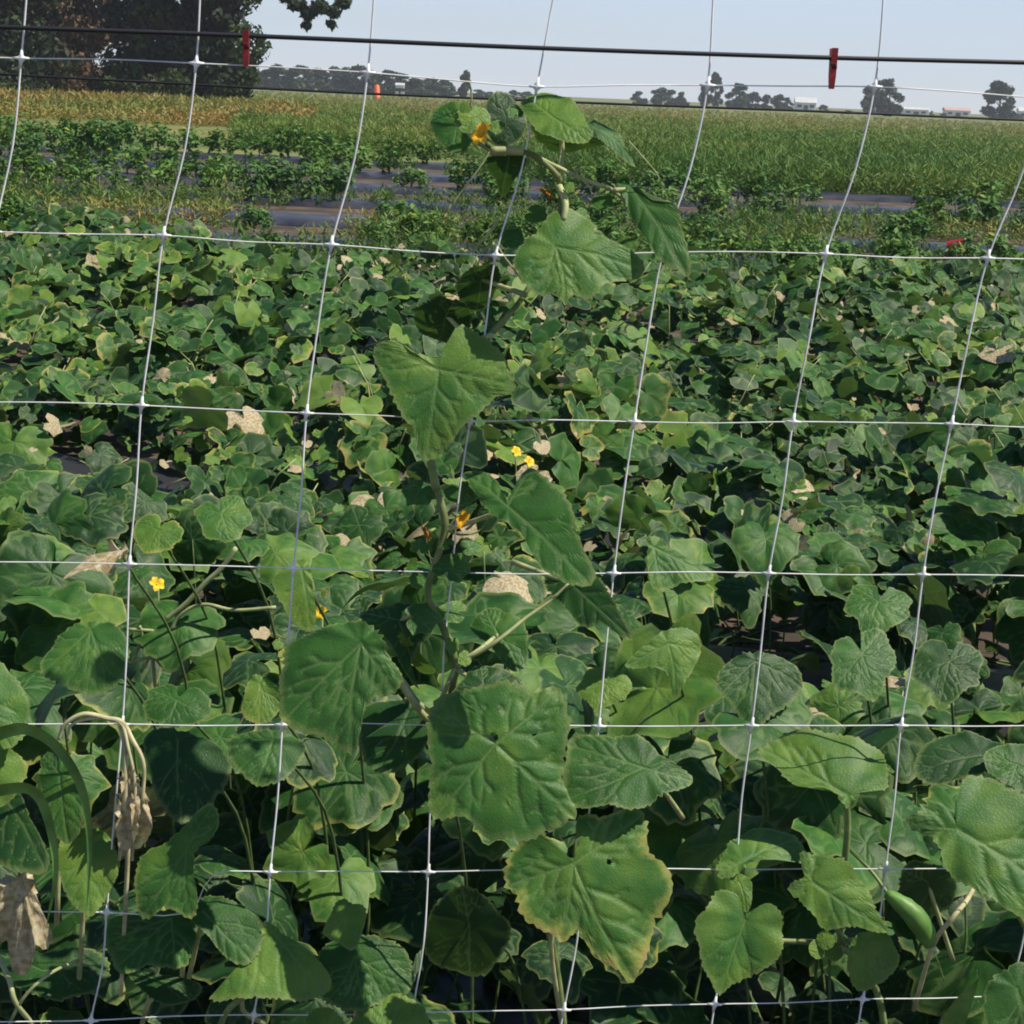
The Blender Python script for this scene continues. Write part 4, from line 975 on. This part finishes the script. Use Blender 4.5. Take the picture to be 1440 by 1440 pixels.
def make_bush(seed, loc, base, label, group, rad=.3, hgt=.42):
    r_ = empty('bush_plant', (0, 0, 0)); tag(r_, label, 'plant', group)
    V, F, LD = bush_geo(seed, 330, rad, hgt, base); obj_from('foliage', V, F, M['bush'], r_, {'ld': LD}, smooth=False)
    sv = [tube_geo([(0, 0, 0), (.02 * k, .01, hgt * .3), (.08 * math.cos(k * 2.1), .08 * math.sin(k * 2.1), hgt * .7)], [.009, .004], 5) for k in range(4)]
    v, f = merge(sv); obj_from('stem', v, f, M['stem'], r_); r_.location = loc
    return r_
def copy_tree(o, parent=None):
    c = o.copy(); col.objects.link(c)
    if parent is not None: c.parent = parent
    for ch in [x for x in bpy.data.objects if x.parent == o]: copy_tree(ch, c)
    return c
BL = ['leafy green bush plant in the nearer planted row beyond the cucumbers', 'leafy green bush plant in the second planted row beyond the cucumbers', 'leafy green bush plant in the farthest planted row below the weeds']
protos = [make_bush(500 + k, (0, 0, 0), [.42, .5, .6, .36][k], BL[0], 'bush plants in rows on the mulch') for k in range(4)]
used = [False] * 4
kids = {k: [x for x in bpy.data.objects if x.parent == p_] for k, p_ in enumerate(protos)}
def put_bush(k, loc, sc, rz, label):
    if not used[k]: o = protos[k]; used[k] = True
    else:
        o = protos[k].copy(); col.objects.link(o)
        for ch in kids[k]:
            c = ch.copy(); col.objects.link(c); c.parent = o
    o.location = loc; o.scale = (sc, sc, sc * random.uniform(.85, 1.1)); o.rotation_euler = (0, 0, rz); o['label'] = label
for y0, ri, s0 in ((20.0, 0, .78), (23.2, 1, .85), (26.8, 2, .95), (31.0, 2, 1.1)):
    x = -y0 * .32 - .5
    while x < y0 * .32 + .6:
        gap = (abs(x / y0 - .175) < .022 and ri in (0, 1)) or (y0 == 20.0 and -.09 < x / y0 < -.03) or (y0 == 26.8 and -.22 < x / y0 < -.12) or (y0 > 26 and x / y0 > -.05) 
        if not gap and random.random() < .93:
            put_bush(random.randrange(4), (x, y0 + SL * x + random.uniform(-.15, .15), .05), s0 * random.uniform(.8, 1.2), random.uniform(0, 6.28), BL[ri])
        x += random.uniform(.5, .68)
for k in range(64):          # scattered smaller ones on the nearer strips
    y0 = random.choice((12.4, 14.6, 17.2)) + random.uniform(-.5, .5); x = random.uniform(-.3, .32) * y0
    if -.27 < x / y0 < -.16: continue
    put_bush(random.randrange(4), (x, y0 + SL * x, .05), random.uniform(.45, .75), random.uniform(0, 6.28), 'small leafy plant scattered on the mulch strip just beyond the cucumbers')

# ------------------------------------------------------------------ trees
def crown_geo(seed, n, clumps, leaf, base=.5, flat=1.0):
    rs = np.random.default_rng(seed); cl_ = np.array(clumps); wv = cl_[:, 3] ** 2; wv = wv / wv.sum()
    idx = rs.choice(len(cl_), n, p=wv); d = rs.normal(0, 1, (n, 3)); d /= np.linalg.norm(d, axis=1)[:, None]
    rad = cl_[idx, 3] * rs.uniform(.35, 1.08, n) ** .6
    p = cl_[idx, :3] + d * rad[:, None] * np.array((1, 1, .8 * flat))
    nn = d + rs.normal(0, .6, (n, 3)); nn /= np.linalg.norm(nn, axis=1)[:, None]
    a = np.cross(nn, rs.normal(0, 1, (n, 3))); a /= np.linalg.norm(a, axis=1)[:, None]; b = np.cross(nn, a)
    L = (leaf * rs.uniform(.6, 1.4, n))[:, None]
    V = np.stack([p - a * L, p - b * L * .5, p + a * L, p + b * L * .5], 1).reshape(-1, 3)
    i = np.arange(n) * 4; F = np.concatenate([np.stack([i, i + 1, i + 2], 1), np.stack([i, i + 2, i + 3], 1)])
    cb_ = rs.normal(0, .16, len(cl_)); ld = np.zeros((n * 4, 4)); ld[:, 2] = np.repeat(np.clip(base + cb_[idx] + rs.normal(0, .14, n), 0, 1), 4)
    return V, F, ld
def tree(loc, h, cw, seed, label, group=None, n=9000, leaf=.12, mat='tree', trunk=.22, name='tree', lift=.25, extra=None, base=.5, ncl=26, cat='tree'):
    rs = np.random.default_rng(seed); root = empty(name, (0, 0, 0)); tag(root, label, cat, group)
    cl_ = []
    for k in range(ncl):
        t = rs.uniform(0, 1); z = h * (lift + (1 - lift - .12) * t); ww = cw * (1 - .6 * abs(t - .35) ** 1.3) * rs.uniform(.1, .85); a = rs.uniform(0, 6.28)
        cl_.append((ww * math.cos(a), ww * math.sin(a), z, cw * rs.uniform(.22, .42)))
    if extra: cl_ += extra
    V, F, ld = crown_geo(seed, n, cl_, leaf, base)
    obj_from('crown', V, F, M[mat], root, {'ld': ld}, smooth=False)
    sv = [tube_geo(catmull([(0, 0, -.1), (rs.normal(0, .1), rs.normal(0, .1), h * .3), (rs.normal(0, .2), rs.normal(0, .2), h * .75)], 4), [trunk, trunk * .75, trunk * .3], 9)]
    for c in cl_[:ncl:2]:
        z0 = min(c[2] * .6, h * .6); sv.append(tube_geo(catmull([(0, 0, z0), (c[0] * .5, c[1] * .5, (z0 + c[2]) / 2 + .1 * h * .3), (c[0], c[1], c[2])], 3), [trunk * .35, trunk * .08], 6))
    v, f = merge(sv); obj_from('trunk', v, f, M['bark'], root); root.location = loc
    return root
def gx(px, D): return (px - 720) / FPX * D / math.cos(PITCH) * 1.0 + 0.0
DT = 75.0
def XY(px, D):  # ground position under this column at distance D
    d = ray(px, hline(px) + 4); return (d.x / d.y * D, D, 0)
tree(XY(-70, 80), 15, 5.2, 1, 'dark broad tree at the left border of the field', 'large trees at left', 34000, .17, lift=.03, base=.45, ncl=60, extra=[(-3 + .75 * k, -1.5, .6 + 1.1 * (k % 3), 1.4) for k in range(11)])
tree(XY(262, 84), 13, 3.5, 2, 'dark green tree with boughs hanging low, left of the open sky', 'large trees at left', 42000, .17, lift=.02, base=.45, ncl=60,
     extra=[(-2.9 + .55 * k, -1.0, .5 + 1.15 * (k % 4), 1.25) for k in range(11)] + 3 * [(4.3, 0, 5.0, .34), (4.9, -.3, 4.7, .40), (5.4, -.2, 4.3, .36), (5.3, 0, 3.8, .22), (5.9, -.2, 4.6, .4), (6.5, -.3, 4.4, .34), (6.4, -.3, 3.9, .22), (6.9, 0, 4.8, .32), (6.0, 0, 5.8, .6), (4.8, 0, 6.2, .8)])
tree(XY(110, 92), 9, 3.6, 3, 'brownish thin tree between the two dark trees', 'large trees at left', 26000, .16, 'brushy', lift=.02, base=.4, ncl=45, extra=[(-3.4 + .6 * k, -1.5, .8 + 1.3 * (k % 5), 1.2) for k in range(12)])
for k, (px, D, h, cw) in enumerate([(20, 74, 1.5, 1.4), (90, 80, 1.1, 1.3), (170, 78, 1.3, 1.2), (240, 78, 1.7, 1.4), (315, 80, 1.5, 1.2)]):
    tree(XY(px, D), h, cw, 20 + k, ['shrub under the left border tree', 'low shrub under the brownish tree', 'shrub between brownish tree and dark tree', 'dark shrub under the hanging boughs', 'shrub at the right foot of the dark tree'][k],
         'shrubs under the left trees', 1800, .09, 'tree' if k != 1 else 'brushy', trunk=.05, lift=.2, name='shrub', cat='shrub', ncl=9)
# far trees
FP = [tree((0, 0, 0), 10, 4.2, 60 + k, 'x', 'far trees on the horizon', 2600, .5, trunk=.25, lift=.08, base=.5, ncl=22) for k in range(3)]
FK = {k: [x for x in bpy.data.objects if x.parent == p_] for k, p_ in enumerate(FP)}
fu = [False] * 3
def far_tree(k, px, ytop, wpx, D, label):
    if not fu[k]: o = FP[k]; fu[k] = True
    else:
        o = FP[k].copy(); col.objects.link(o)
        for ch in FK[k]:
            c = ch.copy(); col.objects.link(c); c.parent = o
    hpx = hline(px) + 3 - ytop
    s = hpx / FPX * D / 10.3; sw = wpx / FPX * D / 9.0
    o.location = XY(px, D); o.scale = (sw, sw, s); o.rotation_euler = (0, 0, random.uniform(0, 6.28)); o['label'] = label
hl = 'tree in the far hedgerow right of the large dark tree'
for px, yt, wd in [(352, 96, 40), (372, 92, 34), (392, 86, 34), (412, 90, 30), (432, 88, 32), (455, 92, 30), (478, 90, 32), (500, 87, 36), (522, 92, 30), (542, 93, 34), (560, 98, 26), (580, 104, 30), (604, 103, 32), (626, 106, 26), (372, 104, 50), (420, 104, 50), (470, 106, 50), (520, 108, 50), (570, 110, 50), (615, 113, 50)]:
    far_tree(random.randrange(3), px, yt, wd * 1.3, random.uniform(330, 380), hl)
far_tree(0, 653, 94, 24, 340, 'small squarish tree at the right end of the far hedgerow')
for px, yt, wd in [(674, 122, 26), (690, 125, 20)]: far_tree(1, px, yt, wd, 420, 'low tree just right of the far hedgerow')
for px, yt, wd in [(722, 122, 22), (740, 124, 24)]: far_tree(2, px, yt, wd, 420, 'low tree behind the top of the climbing vine')
for px, yt, wd in [(899, 124, 26), (925, 119, 32), (944, 122, 30), (960, 125, 20)]: far_tree(random.randrange(3), px, yt, wd, 400, 'low tree in the small grove left of the tall far tree')
far_tree(2, 1005, 95, 26, 400, 'tall narrow far tree standing above its neighbours')
far_tree(0, 990, 112, 20, 402, 'lower tree against the left side of the tall narrow far tree')
far_tree(1, 1034, 113, 36, 400, 'far tree right beside the tall narrow one')
for px, yt, wd in [(1058, 124, 30), (1078, 128, 28), (1096, 129, 26), (1108, 133, 18)]: far_tree(random.randrange(3), px, yt, wd, 410, 'low tree in the row left of the white barn')
far_tree(2, 1158, 142, 18, 380, 'small round tree beside the white barn')
far_tree(1, 1190, 150, 22, 380, 'bush sized tree left of the big far tree')
far_tree(0, 1222, 112, 34, 360, 'left half of the big rounded tree pair')
far_tree(1, 1250, 106, 46, 350, 'right half of the big rounded tree pair')
far_tree(2, 1404, 106, 56, 350, 'big far tree alone near the right border')
far_tree(0, 1326, 155, 16, 420, 'tiny far tree right of the long white building'); far_tree(2, 1345, 158, 16, 420, 'tiny far tree before the pinkish house'); far_tree(1, 1428, 156, 22, 420, 'tiny far tree at the right border')
far_tree(1, 1310, 152, 8, 420, 'thin tiny far tree between two white buildings')

# ------------------------------------------------------------------ far buildings
def building(px, wpx, hpx, D, label, roofm='roof', roofpx=6):
    x, y, _ = XY(px, D); wm = wpx / FPX * D; hm = hpx / FPX * D; rm = roofpx / FPX * D
    root = empty('farm_building', (x, y, 0)); tag(root, label, 'building')
    h0 = hm + 1.0
    v, f = box_geo(x - wm / 2, x + wm / 2, y, y + wm * .6, 0, h0); obj_from('wall', v, f, M['white'], root, smooth=False)
    e = wm * .04; V = [(x - wm / 2 - e, y - e, h0 + .003), (x + wm / 2 + e, y - e, h0 + .003), (x + wm / 2 + e, y + wm * .6 + e, h0 + .003), (x - wm / 2 - e, y + wm * .6 + e, h0 + .003), (x - wm / 2 - e, y + wm * .3, h0 + rm), (x + wm / 2 + e, y + wm * .3, h0 + rm)]
    obj_from('roof', V, [(0, 1, 5, 4), (2, 3, 4, 5), (0, 4, 3), (1, 2, 5), (0, 3, 2, 1)], M[roofm], root, smooth=False)
    v, f = box_geo(x - wm * .1, x + wm * .1, y - .06, y - .01, 0.02, h0 * .7); obj_from('door', v, f, M['dark'], root, smooth=False)
    for s in (-.32, .3):
        v, f = box_geo(x + wm * s - .5, x + wm * s + .5, y - .06, y - .01, h0 * .45, h0 * .75); obj_from('window', v, f, M['dark'], root, smooth=False)
building(1133, 28, 6, 430, 'white barn on the horizon right of the low tree row', roofpx=7)
building(1288, 34, 3, 430, 'long low white building right of the big rounded tree pair', roofpx=3)
building(1347, 34, 4, 450, 'low house with a faded pinkish roof left of the lone big tree', 'pinkroof', roofpx=4)
building(1446, 26, 7, 430, 'white building cut by the right border', roofpx=5)
building(562, 12, 7, 300, 'small pale shed in front of the far hedgerow', roofpx=3)
# orange drum
x, y, _ = XY(530, 210); root = empty('orange_drum', (x, y, 0)); tag(root, 'tiny orange drum standing before the far hedgerow', 'drum')
prof = [(0, .34), (.1, .36), (.12, .30), (.5, .29), (.52, .27), (.9, .26), (.92, .23), (1.2, .22), (1.22, .12), (1.3, .1)]
V = []; F = []
for z_, r_ in prof:
    for k in range(14): V.append((x + r_ * 1.3 * math.cos(k * math.pi / 7), y + r_ * 1.3 * math.sin(k * math.pi / 7), z_ * 1.25))
for i in range(len(prof) - 1):
    for k in range(14): F.append((i * 14 + k, i * 14 + (k + 1) % 14, (i + 1) * 14 + (k + 1) % 14, (i + 1) * 14 + k))
F.append(tuple((len(prof) - 1) * 14 + k for k in range(14)))
obj_from('body', V, F, M['orange'], root)
# red cup on the mulch
c = G(1344, 353, .05); root = empty('red_cup', (c.x, c.y, 0)); tag(root, 'small red plastic cup lying among the far mulch strips', 'cup')
ax = np.array((.9, -.25, .1)); ax /= np.linalg.norm(ax); o_ = np.array((c.x, c.y, .09))
outer = tube_geo([o_ - ax * .08, o_ - ax * .079, o_ + ax * .08], [.05, .05, .072], 16); v, f = outer; f = f[:-1]
obj_from('cup_body', v, f, M['clip'], root)
v, f = tube_geo([o_ + ax * .076, o_ + ax * .084], [.076, .076], 16); obj_from('rim', v, f[:-2], M['white'], root)

# ------------------------------------------------------------------ air
hm, hn, hb = newmat('haze'); hn.nodes.remove(hb)
pv = hn.nodes.new('ShaderNodeVolumePrincipled'); pv.inputs['Color'].default_value = (.80, .86, .95, 1); pv.inputs['Density'].default_value = .0005; pv.inputs['Anisotropy'].default_value = .2
hn.links.new(pv.outputs[0], hn.nodes['Material Output'].inputs['Volume'])
v, f = box_geo(-420, 420, -40, 620, -1, 22)
tag(obj_from('haze', v, f, hm, smooth=False), kind='stuff')
